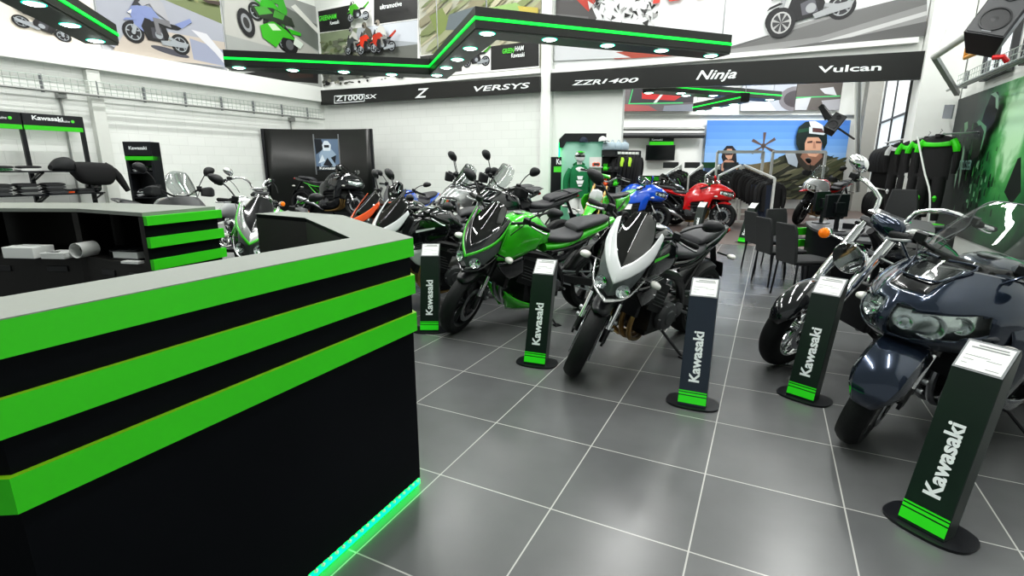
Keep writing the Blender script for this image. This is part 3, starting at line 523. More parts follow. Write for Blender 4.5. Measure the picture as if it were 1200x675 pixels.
    for k in range(2): muffler(root, None, [(.18-k*.3, -.12, .5), (.2-k*.25, -.18, .35), (.02-k*.1, -.2, .25), (-.4, -.21, .22+k*.09), (-1.0, -.23, .24+k*.1)], [.022, .024, .026, .045, .05], 'chrome', 'chrome')
    c = MB()
    for s in (1, -1): c.beam((-.35, s*.14, .38), (-.83, s*.15, .33), .04, .06, 0)
    c.build('swingarm', 'frame', root, bevel=.01)
    for s in (1, -1):
        c = MB(); c.box((.22, s*.24, .27), (.26, .09, .02), 1); c.tube([(.2, s*.1, .25), (.2, s*.28, .26)], .012, 0, 8); c.build('footboard', ['chrome', 'rubber'], root, bevel=.006)
        c = MB(); c.lathe([(.03, 0), (.034, .1), (.03, .3)], (-.62, s*.15, .35), (-.35, 0, 1), 0, 12); c.build('rear_shock', 'chrome', root)
        signal(root, None, (-1.02, s*.06, .66), s*.14, 'amber')
    c = MB(); c.lathe([(.05, 0), (.05, .03), (.04, .05)], (-1.13, 0, .62), (-1, 0, 0), 0, 16); c.build('tail_light', 'tail', root)
    c = MB(); c.box((.33, 0, .45), (.05, .24, .34), 0); c.build('radiator', 'black', root, bevel=.01)
    if screen:
        c = MB(X); c.patch(fine([[(.62, 0, .98), (.6, .15, .98), (.52, .24, 1.0)], [(.46, 0, 1.24), (.44, .2, 1.23), (.37, .29, 1.2)], [(.30, 0, 1.48), (.285, .16, 1.46), (.24, .24, 1.39)]], 10, 10)); c.mirror(); c.build('windscreen', 'glass', root, solid=.004)
        c = MB(); c.body([(-1.0, .8, 1.14, .12, 3), (-1.06, .82, 1.16, .12, 3)], 0, 14, 4); c.build('backrest', 'leather', root)
    stand_leg(root, lean); return root
def dirtbike(name, label, front, hd, z=0.0, steer=0, lean=6):
    L = 1.48; lean = rad(lean); root = place(name, label, 'motorcycle', front, hd, L, lean, None, z)
    rk = rad(27); d = Vector((-math.sin(rk), 0, math.cos(rk))); ax = Vector((L/2, 0, .35)); H = ax+d*.7+Vector((-.05, 0, 0))
    X = Matrix.Translation(H) @ Matrix.Rotation(rad(steer), 4, d) @ Matrix.Translation(-H); fl = .88; top = ax+d*fl; hx, hz = top.x, top.z
    wheel(root, 'front_wheel', ax, .35, .085, X, 'satin', 28, disc=(1,), rr=.275); wheel(root, 'rear_wheel', (-L/2, 0, .33), .33, .12, None, 'satin', 28, disc=(-1,), rr=.245)
    fork(root, X, ax, d, fl, .10, True, 'gold', 'frame', caliper=False)
    for s in (1, -1):
        c = MB(X); c.beam(ax+Vector((.035, s*.105, 0)), ax+d*.36+Vector((.035, s*.105, 0)), .07, .012, 0); c.build('fork_guard', 'green', root, bevel=.005)
    f = ax+d*.50; c = MB(X); c.body([(f.x+.42, f.z-.10, f.z-.09, .035, 2), (f.x+.2, f.z-.02, f.z+.0, .075, 2.4), (f.x, f.z+.02, f.z+.045, .08, 2.4), (f.x-.28, f.z-.06, f.z-.04, .05, 2.2)], 0, 12, 14); c.build('front_fender', 'green', root)
    c = MB(X); p = ax+d*.68; c.patch(fine([[(p.x+.10, 0, p.z+.13), (p.x+.08, .08, p.z+.11)], [(p.x+.13, 0, p.z), (p.x+.09, .11, p.z)], [(p.x+.10, 0, p.z-.12), (p.x+.08, .06, p.z-.10)]], 5, 8)); c.mirror(); c.build('number_plate', 'white_p', root, solid=.004)
    bars(root, X, [(hx, 0, hz+.08), (hx, .1, hz+.08), (hx-.03, .22, hz+.17), (hx-.12, .40, hz+.16)], barmat='steel'); c = MB(X); c.tube([(hx, -.11, hz+.15), (hx, .11, hz+.15)], .03, 0, 10); c.build('bar_pad', 'green', root)
    chassis(root, None, L, head=(hx, hz-.1), rr=.33, col='satin', seatz=.9, tail=(-.85, .98)); engine(root, None, .06, False, True)
    c = MB(); c.body([(.30, .92, .97, .05, 2.4), (.1, .90, .985, .07, 2.6), (-.3, .90, .97, .085, 2.6), (-.72, .93, .99, .07, 2.5), (-.8, .95, .985, .04, 2)], 0, 14, 14); c.build('seat', 'leather', root, smooth=60)
    c = MB(); c.patch(fine([[(.52, .17, .98), (.3, .12, .99), (.0, .1, .92)], [(.58, .19, .86), (.34, .17, .84), (.04, .11, .82)], [(.44, .15, .66), (.3, .14, .68), (.12, .11, .74)]], 8, 8)); c.sides('radiator_shroud', 'green', root, solid=.006)
    c = MB(); c.patch(fine([[(-.1, .11, .90), (-.5, .1, .92), (-.75, .07, .95)], [(-.1, .12, .68), (-.45, .13, .72), (-.72, .10, .86)]], 8, 6)); c.sides('side_panel', 'green', root, solid=.006)
    c = MB(); c.body([(-.55, .90, .92, .07, 2.4), (-.85, .97, .985, .08, 2.4), (-1.1, 1.01, 1.02, .05, 2.4)], 0, 12, 10); c.build('rear_fender', 'green', root)
    muffler(root, None, [(.1, -.08, .5), (-.2, -.15, .62), (-.4, -.14, .72), (-.78, -.13, .84)], [.022, .025, .05, .05], 'alloy'); stand_leg(root, lean); return root
# ---------------------------------------------------------------- the setting
def struct(name, mb, mats, **k):
    o = mb.build(name, mats, None, **k); o['kind'] = 'structure'; return o
def seg_wall(name, a, b, z0, z1, th, mt, side=1):
    """wall between two (x, y) world points; thickness goes to its left (side=1) or right"""
    a, b = Vector((a[0], a[1], 0)), Vector((b[0], b[1], 0)); m = MB(); L = (b-a).length
    m.box((L/2, side*th/2, (z0+z1)/2), (L, th, z1-z0), 0); o = struct(name, m, mt, smooth=0)
    o.location = a; o.rotation_euler = (0, 0, math.atan2(b.y-a.y, b.x-a.x)); return o
def block_mat():
    m = bpy.data.materials.new('painted_blockwork'); m.use_nodes = True; nt = m.node_tree; b = nt.nodes['Principled BSDF']
    tc = nt.nodes.new('ShaderNodeTexCoord'); mp = nt.nodes.new('ShaderNodeMapping'); mp.inputs['Rotation'].default_value = (rad(90), 0, 0)
    sx = nt.nodes.new('ShaderNodeSeparateXYZ'); cx = nt.nodes.new('ShaderNodeCombineXYZ'); br = nt.nodes.new('ShaderNodeTexBrick')
    nt.links.new(tc.outputs['Object'], sx.inputs[0]); nt.links.new(sx.outputs[0], cx.inputs[0]); nt.links.new(sx.outputs[2], cx.inputs[1]); nt.links.new(cx.outputs[0], br.inputs['Vector'])
    br.inputs['Scale'].default_value = 1; br.inputs['Brick Width'].default_value = .45; br.inputs['Row Height'].default_value = .225; br.inputs['Mortar Size'].default_value = .006; br.inputs['Mortar Smooth'].default_value = .6
    br.inputs['Color1'].default_value = (.86, .88, .85, 1); br.inputs['Color2'].default_value = (.83, .85, .82, 1); br.inputs['Mortar'].default_value = (.74, .76, .73, 1)
    bp = nt.nodes.new('ShaderNodeBump'); bp.inputs['Strength'].default_value = .3; bp.inputs['Distance'].default_value = .004; bp.invert = True
    nt.links.new(br.outputs['Color'], b.inputs['Base Color']); nt.links.new(br.outputs['Fac'], bp.inputs['Height']); nt.links.new(bp.outputs['Normal'], b.inputs['Normal']); b.inputs['Roughness'].default_value = .55; return m
def floor_mat():
    m = bpy.data.materials.new('slate_floor_tiles'); m.use_nodes = True; nt = m.node_tree; b = nt.nodes['Principled BSDF']; N = nt.nodes.new; Lk = nt.links.new
    tc = N('ShaderNodeTexCoord'); mp = N('ShaderNodeMapping'); mp.inputs['Location'].default_value = (-.456, -.102, 0); Lk(tc.outputs['Object'], mp.inputs[0])
    br = N('ShaderNodeTexBrick'); br.offset = 0; br.squash = 1; br.inputs['Scale'].default_value = 1; br.inputs['Brick Width'].default_value = .6; br.inputs['Row Height'].default_value = .6
    br.inputs['Mortar Size'].default_value = .0035; br.inputs['Mortar Smooth'].default_value = .1; br.inputs['Bias'].default_value = 0
    br.inputs['Color1'].default_value = (.105, .108, .111, 1); br.inputs['Color2'].default_value = (.125, .128, .130, 1); br.inputs['Mortar'].default_value = (.42, .42, .40, 1); Lk(mp.outputs[0], br.inputs['Vector'])
    n1 = N('ShaderNodeTexNoise'); n1.inputs['Scale'].default_value = 1.4; n1.inputs['Detail'].default_value = 4; n1.inputs['Roughness'].default_value = .5; Lk(tc.outputs['Object'], n1.inputs['Vector'])
    cr = N('ShaderNodeMapRange'); cr.inputs[1].default_value = .3; cr.inputs[2].default_value = .72; cr.inputs[3].default_value = .86; cr.inputs[4].default_value = 1.18; Lk(n1.outputs['Fac'], cr.inputs[0])
    mx = N('ShaderNodeMix'); mx.data_type = 'RGBA'; mx.blend_type = 'MULTIPLY'; mx.inputs[0].default_value = 1; Lk(br.outputs['Color'], mx.inputs[6]); Lk(cr.outputs[0], mx.inputs[7]); Lk(mx.outputs[2], b.inputs['Base Color'])
    rr = N('ShaderNodeMapRange'); rr.inputs[1].default_value = .3; rr.inputs[2].default_value = .7; rr.inputs[3].default_value = .25; rr.inputs[4].default_value = .28; Lk(n1.outputs['Fac'], rr.inputs[0]); b.inputs['Roughness'].default_value = .27
    b.inputs['Specular IOR Level'].default_value = .6; return m
m = MB(); m.box((-5, 9.5, -.05), (20, 36, .1)); fl_ = struct('floor', m, floor_mat(), smooth=0); fl_.rotation_euler = (0, 0, YAW)
m = MB(); m.box((-1, 17.6, .001), (9, 13.2, .006)); f2_ = struct('floor', m, mat('brown_floor', (.115, .085, .075), .4, noise=.25, nscale=3), smooth=0); f2_.rotation_euler = (0, 0, YAW)
WU, WN, RU = -13.27, 13.0, 3.0
BLK = block_mat(); ZC = 7.4
m = MB(); m.box((-5, 9.5, ZC+.05), (20, 36, .1)); struct('ceiling', m, 'white', smooth=0).rotation_euler = (0, 0, YAW)
seg_wall('wall_left', R(WU, -6), R(WU, WN), 0, ZC, .2, BLK)
seg_wall('wall_back', R(WU, WN), R(-5.5, WN), 0, ZC, .2, BLK)
seg_wall('wall_return', R(-5.5, WN), R(-3.42, WN), 0, ZC, .2, 'white')
seg_wall('wall_beam', R(-3.42, WN), R(2.35, WN), 3.45, ZC, .2, 'white')
seg_wall('wall_right', R(RU, 23.4), R(RU, -1.5), 0, ZC, .2, 'white')
seg_wall('wall_rear', (-9, 19), (13.3, 19), 0, ZC, .2, 'white')
def rbox(u, n, z, du, dn, dz, mb): # a box given in room axes
    mb.box(R(u, n, z), (du, dn, dz), 0, Matrix.Rotation(YAW, 3, 'Z'))
m = MB(); rbox(-5.38, WN-.09, ZC/2, .26, .18, ZC, m); struct('trim_1', m, 'white', smooth=0)
m = MB(); rbox(2.67, WN+.0, ZC/2, .62, .7, ZC, m); struct('wall_pillar', m, 'white', smooth=0)
m = MB(); rbox(WU+.10, 4, 3.74, .2, 18, .44, m); struct('trim_2', m, 'white', smooth=0)
m = MB(); rbox(-9.4, WN-.06, 3.9, 7.7, .12, .12, m); rbox(-1.5, WN-.06, 3.86, 7.5, .12, .10, m); struct('trim_3', m, 'white', smooth=0)
nn = on_u(99, 100, WU)[0]
m = MB(); rbox(WU+.08, nn+.12, 1.75, .16, .24, 3.5, m); struct('trim_4', m, 'cream', smooth=0)
m = MB(); rbox(RU-.20, 21.8, ZC/2, .4, .9, ZC, m); struct('trim_5', m, 'column', smooth=0)
m = MB(); m.box((6, 18.93, 3.55), (14, .14, .55)); struct('trim_6', m, 'white', smooth=0)
# windows in the right-hand wall
for k, (n, w, z, h) in enumerate(((18.6, 3.6, 3.1, 2.2), (10.9, 1.1, 3.75, 1.7), (9.2, 1.4, 3.75, 1.7))):
    m = MB(); rbox(RU-.02, n, z, .05, w, h, m); o = struct('window_%d' % (k+1), m, 'winlight', smooth=0)
    f = MB()
    for s in (-1, 1): rbox(RU-.05, n+s*w/2, z, .08, .06, h+.06, f); rbox(RU-.05, n, z+s*h/2, .08, w, .06, f)
    rbox(RU-.05, n, z+.1, .07, .05, h, f); rbox(RU-.05, n, z-.25, .07, w, .05, f); f.build('window_frame', 'dgrey', o, smooth=0)
# ---------------------------------------------------------------- lamps
def area(name, loc, sx, sy, power, rz=YAW, col=(1, 1, .98), rot=None):
    l = bpy.data.lights.new(name, 'AREA'); l.shape = 'RECTANGLE'; l.size = sx; l.size_y = sy; l.energy = power; l.color = col
    o = bpy.data.objects.new(name, l); COL.objects.link(o); o.location = loc; o.rotation_euler = rot or (0, 0, rz); return o
for u in (-11, -6.5, -2.2, 1.2):
    for n in (1.5, 6, 10.5): area('ceiling_lamp', R(u, n, ZC-.15), .16, 3.4, 150)
for x, y in ((3.5, 16.5), (7.5, 16.3), (10.2, 16)): area('ceiling_lamp', (x, y, 5.6), 1.2, 1.2, 185)
w = bpy.data.worlds.new('world'); SC.world = w; w.use_nodes = True; w.node_tree.nodes['Background'].inputs[0].default_value = (.80, .86, .84, 1); w.node_tree.nodes['Background'].inputs[1].default_value = .55
# ---------------------------------------------------------------- reception counter
def band(poly, z0, z1, m, g=0, gt=1): m.slab(poly, z0, z1, g, gt)
def off(P, d):
    """open polyline P of (x, y) moved sideways by d (left positive) with mitred corners"""
    P = [Vector((p[0], p[1])) for p in P]; out = []
    for i, p in enumerate(P):
        ns = []
        if i: t = (p-P[i-1]).normalized(); ns.append(Vector((-t.y, t.x)))
        if i < len(P)-1: t = (P[i+1]-p).normalized(); ns.append(Vector((-t.y, t.x)))
        if len(ns) == 2:
            b = (ns[0]+ns[1]).normalized(); out.append(p+b*(d/max(b.dot(ns[0]), .3)))
        else: out.append(p+ns[0]*d)
    return out
def ring(P, d0, d1): return [tuple(p) for p in off(P, d0)]+[tuple(p) for p in off(P, d1)[::-1]]
front = [R(-2.96, 2.50), R(-2.40, 2.44), R(-1.362, 1.79), R(-1.362, .385), R(-2.4, -.25)]      # outer edge, seen from above
t = thing('reception_counter', 'black reception counter with three bright green bands, nearest the camera', 'counter')
m = MB(); m.slab(ring(front, -.016, -.225), .05, 1.214, 0); m.build('counter_body', 'cblack', t, smooth=0)
m = MB(); m.slab(ring(front, -.05, -.20), .0, .05, 0); m.build('plinth', 'satin', t, smooth=0)
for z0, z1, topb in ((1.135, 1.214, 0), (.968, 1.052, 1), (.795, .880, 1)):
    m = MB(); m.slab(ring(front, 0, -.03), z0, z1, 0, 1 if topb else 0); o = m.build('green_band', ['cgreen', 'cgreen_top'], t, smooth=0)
m = MB(); m.slab(ring(front, .0, -.235), 1.214, 1.217, 0); m.build('worktop', 'cgrey', t, smooth=0)
m = MB(); m.slab(ring(front, -.222, -.232), .12, 1.19, 0); m.build('inner_panel', 'cdark', t, smooth=0)
m = MB(); m.slab(ring(front, -.018, -.05), .012, .036, 0); m.build('light_strip', 'led', t, smooth=0)
dots = MB(); P3 = [R(-1.378, 1.76-.035*k, .04) for k in range(38)]
for p in P3: dots.box(p, (.012, .012, .008), 0)
dots.build('light_diodes', 'letter', t, smooth=0)
# shelving counter behind it, its open compartments towards the camera
E1 = atz(0, 244, 1.22); E2 = atz(89.5, 244.4, 1.22); E3 = atz(166, 249.3, 1.22); E4 = atz(252, 242, 1.22); E5 = atz(133, 237.6, 1.22); E6 = atz(0, 237.6, 1.22)
ext = (E1-E2).normalized()*1.2
poly = [p.xy for p in (E1+ext, E2, E3, E4, E5, E6+ext)]
t = thing('shelving_counter', 'low black storage counter with open compartments and green striped end', 'counter')
m = MB(); m.slab([tuple(p) for p in poly], 1.195, 1.22, 0); m.build('worktop', 'cgrey', t, smooth=0)
def inset(a, b, d): # point moved from a towards b
    v = (b-a); return a+v.normalized()*d
# carcass: back, end, dividers, compartment floor, front panels
m = MB(); H = 1.19
def wallseg(mb, a, b, th, z0, z1, mi=0):
    a, b = Vector(a), Vector(b); n = (b-a).normalized(); n = Vector((-n.y, n.x)); mb.slab([tuple(a), tuple(b), tuple(b+n*th), tuple(a+n*th)], z0, z1, mi)
pts = [Vector(p) for p in poly]
wallseg(m, pts[4], pts[5], .03, 0, H); wallseg(m, pts[3], pts[4], .03, 0, H); wallseg(m, pts[2], pts[3], .03, 0, H)
for q, nrm in ((pts[1], (pts[4]-pts[1]).normalized()), (pts[0]+(pts[1]-pts[0])*.48, (pts[4]-pts[1]).normalized())): wallseg(m, q, q+nrm*.52, .035, 0, H)
q1 = pts[2]+(pts[1]-pts[2]).normalized()*.05; m.slab([tuple(q1), tuple(pts[2]), tuple(pts[2]+(pts[3]-pts[2])*.9), tuple(q1+(pts[3]-pts[2])*.9)], 0, H, 0)
m.slab([tuple(p) for p in (pts[0], pts[1], pts[2], pts[3], pts[4], pts[5])], .845, .87, 0); m.slab([tuple(p) for p in poly], .0, .06, 0)
wallseg(m, pts[0], pts[1], .02, .06, .85); wallseg(m, pts[1], pts[2], .02, .06, .85); m.build('carcass', 'cdark', t, smooth=0)
for a, b, f in ((pts[0], pts[1], .62), (pts[0], pts[1], .87), (pts[1], pts[2], .35), (pts[1], pts[2], .78)):
    c = a+(b-a)*f; q = (b-a).normalized(); m = MB(); n = Vector((q.y, -q.x)); c2 = c+n*.004; ang = math.atan2(q.y, q.x)
    m.box((c2.x, c2.y, .775), (.16, .012, .045), 0, Matrix.Rotation(ang, 3, 'Z')); m.build('finger_slot', 'black', t, bevel=.004)
dd = (pts[3]-pts[2]).normalized(); nn_ = Vector((dd.y, -dd.x))
for z0, z1 in ((1.135, 1.195), (.985, 1.055), (.835, .905)):
    m = MB(); a, b = pts[2]-dd*.0, pts[3]+dd*.02; m.slab([tuple(a), tuple(b), tuple(b+nn_*.035), tuple(a+nn_*.035)], z0, z1, 0); m.build('green_band', 'cgreen', t, smooth=0)
m = MB(); a, b = pts[2], pts[3]; m.slab([tuple(a), tuple(b), tuple(b+nn_*.004), tuple(a+nn_*.004)], 0, 1.19, 0); m.build('end_panel', 'cblack', t, smooth=0)
# things lying in the compartments
ZF = .87
def onfl(x, y): p = atz(x, y, ZF); return p.x, p.y, ZF
t = thing('cardboard_box', 'small white cardboard box lying in the counter compartment', 'box', (*onfl(22, 303)[:2], ZF), rad(-6)); m = MB(); m.box((0, .08, .04), (.25, .16, .08)); m.build('carton', 'paper', t, bevel=.004, smooth=0); m = MB(); m.box((0, .08, .0815), (.252, .02, .003)); m.build('tape', 'plas_w', t, smooth=0)
t = thing('paper_stack', 'stack of white papers beside the carton in the compartment', 'paper', onfl(61, 304), rad(-4)); m = MB()
for k in range(4): m.box((random.uniform(-.008, .008), .09, .006+k*.011), (.18, .16, .009), 0, Matrix.Rotation(random.uniform(-.05, .05), 3, 'Z'))
m.build('sheets', 'paper', t, smooth=0); m = MB(); m.box((-.03, .05, .0475), (.08, .03, .003)); m.build('label_strip', 'ink', t, smooth=0)
q = onfl(88, 304); m = MB(); m.lathe([(.052, -.07), (.055, -.07), (.055, .07), (.052, .07)], (q[0], q[1]+.10, ZF+.057), (.15, 1, 0), 0, 22, True); tag(m.build('paper_roll', 'plas_w'), 'rolled white paper standing at the end of the compartment', 'paper')
t = thing('binder', 'black ring binder lying in the right compartment', 'folder', onfl(139, 306), rad(-14)); m = MB(); m.box((0, .14, .006), (.24, .2, .006)); m.box((0, .14, .066), (.24, .2, .006), 0, Matrix.Rotation(rad(-4), 3, 'Y')); m.box((-.12, .14, .037), (.006, .2, .062)); m.build('cover', 'satin', t, bevel=.003); m = MB(); m.box((.005, .14, .034), (.22, .18, .045)); m.build('pages', 'paper', t, smooth=0)
t = thing('leaflet_stack', 'thin stack of leaflets in front of the ring binder', 'paper', onfl(154, 309), rad(-12)); m = MB(); m.box((0, .01, .009), (.14, .05, .016)); m.build('sheets', 'paper', t, smooth=0)
# ---------------------------------------------------------------- hanging light canopies
def canopy(name, label, P, side, W, lights, zb=2.885, zt=3.11, r=1.0):
    """P: fascia line seen from the camera (world x, y); W: depth of the canopy away from it; side: +1 when the depth lies left of P"""
    t = thing(name, label, 'ceiling light', (P[0][0], P[0][1], zb)); t0 = Matrix.Translation((-P[0][0], -P[0][1], -zb))
    m = MB(t0); m.slab(ring(P, 0, side*W), zb+.02, zt, 0); m.build('fascia', 'canopy', t, smooth=0)
    m = MB(t0); m.slab(ring(P, side*.01, side*(W-.01)), zb, zb+.02, 0); m.build('underside', 'canopyu', t, smooth=0)
    m = MB(t0); m.slab(ring(P, -side*.012, side*.002), 2.985, 3.015, 0); m.build('light_strip', 'strip', t, smooth=0)
    for q in lights:
        m = MB(t0); m.lathe([(.088*r, -.004), (.088*r, .0), (.075*r, .0), (.075*r, -.004)], (q[0], q[1], zb-.002), (0, 0, 1), 0, 24, True); o = m.build('spotlight_halo', 'spothalo', t)  # emissive ring standing in for the green-cyan halo round the lamp
        m = MB(t0); m.lathe([(.001, -.014), (.05*r, -.012), (.074*r, -.003), (.074*r, .002), (.001, .002)], (q[0], q[1], zb-.004), (0, 0, 1), 0, 24); m.build('spotlight_lens', 'spot', o)
    m = MB(t0)
    for i, p in enumerate(P): q = off(P, side*W*.5)[i]; m.tube([(q.x, q.y, zt), (q.x, q.y, ZC)], .008, 0, 6)
    m.build('suspension_rod', 'steel', t); return t
A, B, C_, D = (atz(262, 68, 3.0), atz(503, 78, 3.0), atz(557, 21, 3.0), atz(857, 52, 3.0))
zzp = [p.xy for p in (A, B, C_, D)]
canopy('light_canopy', 'long zigzag black light canopy with green strip over the reception', zzp, 1, .34, [atz(x, y, 2.885).xy for x, y in ((280, 79), (343, 82), (403, 84), (459, 87), (512, 88), (523, 79), (536, 69.5), (551, 56.5), (571, 39), (644, 46), (712, 53), (775, 59), (833, 65))])
E_ = atz(138, 41, 3.0).xy; F_ = atz(66, -3, 3.0).xy; F_ = E_+(F_-E_)*2.2
canopy('light_canopy', 'short black light canopy cut off by the upper left corner', [E_, F_], 1 if ((F_-E_).x*(atz(98, 50, 2.885).y-E_.y)-(F_-E_).y*(atz(98, 50, 2.885).x-E_.x)) > 0 else -1, .34, [atz(x, y, 2.885).xy for x, y in ((40, 4), (82, 29), (112, 47.5))])
# ---------------------------------------------------------------- price stands
def price_stand(label, left, right, face=None, blue=False):
    """left/right: pixels where the two lower front corners stand"""
    a, b = atz(*left, .03), atz(*right, .03); c = (a+b)/2; ang = math.atan2((b-a).y, (b-a).x); w = .174
    t = thing('price_stand', label, 'price stand', (c.x, c.y, 0), ang)
    # local frame: x along the face, -y towards the viewer
    m = MB(); pl = []
    for k in range(28):
        q = 2*math.pi*k/28; pl.append((.165*math.copysign(abs(math.cos(q))**.75, math.cos(q)), .075+.115*math.copysign(abs(math.sin(q))**.7, math.sin(q))))
    m.slab(pl, 0, .012, 0); m.build('base_plate', 'satin', t)
    prof = [(0, .012), (.09, .012), (.318, .775), (.302, .80), (.195, .692)]       # (depth, height) side outline, leaning back
    m = MB(); n = len(prof); vs = [(-w/2, d, z) for d, z in prof]+[(w/2, d, z) for d, z in prof]
    m.add(vs, [tuple(range(n)), tuple(range(n, 2*n))[::-1]]+[(i, i+n, (i+1) % n+n, (i+1) % n) for i in range(n)], 0); m.build('column', 'navyface' if blue else 'standface', t, bevel=.003, smooth=0)
    m = MB(); m.beam((0, .10, .012), (0, .2, .30), .03, .02, 0, up=(1, 0, 0)); m.build('rear_strut', 'satin', t)
    d0, d1 = Vector((0, 0, .012)), Vector((0, .195, .692)); u = (d1-d0).normalized(); nr = Vector((0, -u.z, u.y))
    def quad(mb, s0, s1, x0, x1, lift, mi=0):
        f = lambda x, s: d0+u*s+Vector((x, 0, 0))+nr*lift
        mb.add([f(x0, s0), f(x1, s0), f(x1, s1), f(x0, s1)], [(0, 1, 2, 3)], mi)
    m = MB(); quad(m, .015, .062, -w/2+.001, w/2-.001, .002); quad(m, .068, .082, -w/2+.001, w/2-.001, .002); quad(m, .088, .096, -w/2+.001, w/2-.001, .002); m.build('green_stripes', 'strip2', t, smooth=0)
    X = Matrix.Translation(d0+u*.155+Vector((.032, 0, 0))+nr*.0022) @ mtx((0, 0, 0), u, (-1, 0, 0))
    text('Kawasaki', .33, .066, 'letter', 'lettering', t, X, 0, .035, .001)
    s0, s1 = Vector((0, .195, .692)), Vector((0, .302, .80)); v = (s1-s0).normalized(); nr2 = Vector((0, -v.z, v.y))
    f = lambda x, s, l: s0+v*s+Vector((x, 0, 0))+nr2*l
    m = MB(); m.add([f(-w/2+.002, .0, .002), f(w/2-.002, .0, .002), f(w/2-.002, .146, .002), f(-w/2+.002, .146, .002)], [(0, 1, 2, 3)]); m.build('sheet_holder', 'mgrey', t, smooth=0)
    m = MB(); m.add([f(-w/2+.010, .008, .004), f(w/2-.010, .008, .004), f(w/2-.010, .138, .004), f(-w/2+.010, .138, .004)], [(0, 1, 2, 3)], 0)
    for k, (x0, x1, s) in enumerate(((-.04, .06, .122), (-.06, .065, .110), (-.065, .02, .07), (.01, .06, .06), (-.065, -.03, .05), (-.065, -.045, .03), (.02, .065, .02))):
        m.add([f(x0, s, .005), f(x1, s, .005), f(x1, s+(.006 if k < 2 else .0025), .005), f(x0, s+(.006 if k < 2 else .0025), .005)], [(0, 1, 2, 3)], 1)
    m.build('price_sheet', ['paper', 'ink'], t, smooth=0); return t
M['blue_grey'] = mat('pale_blue_fabric', (.45, .55, .62), .7); M['standface'] = mat('stand_black', (.012, .022, .018), .3, noise=.2, nscale=2); M['navyface'] = mat('stand_blue_black', (.018, .028, .045), .3, noise=.2, nscale=2); M['strip2'] = mat('stand_green', (.04, .70, .02), .4, emit=(.02, .8, .02), es=.12)
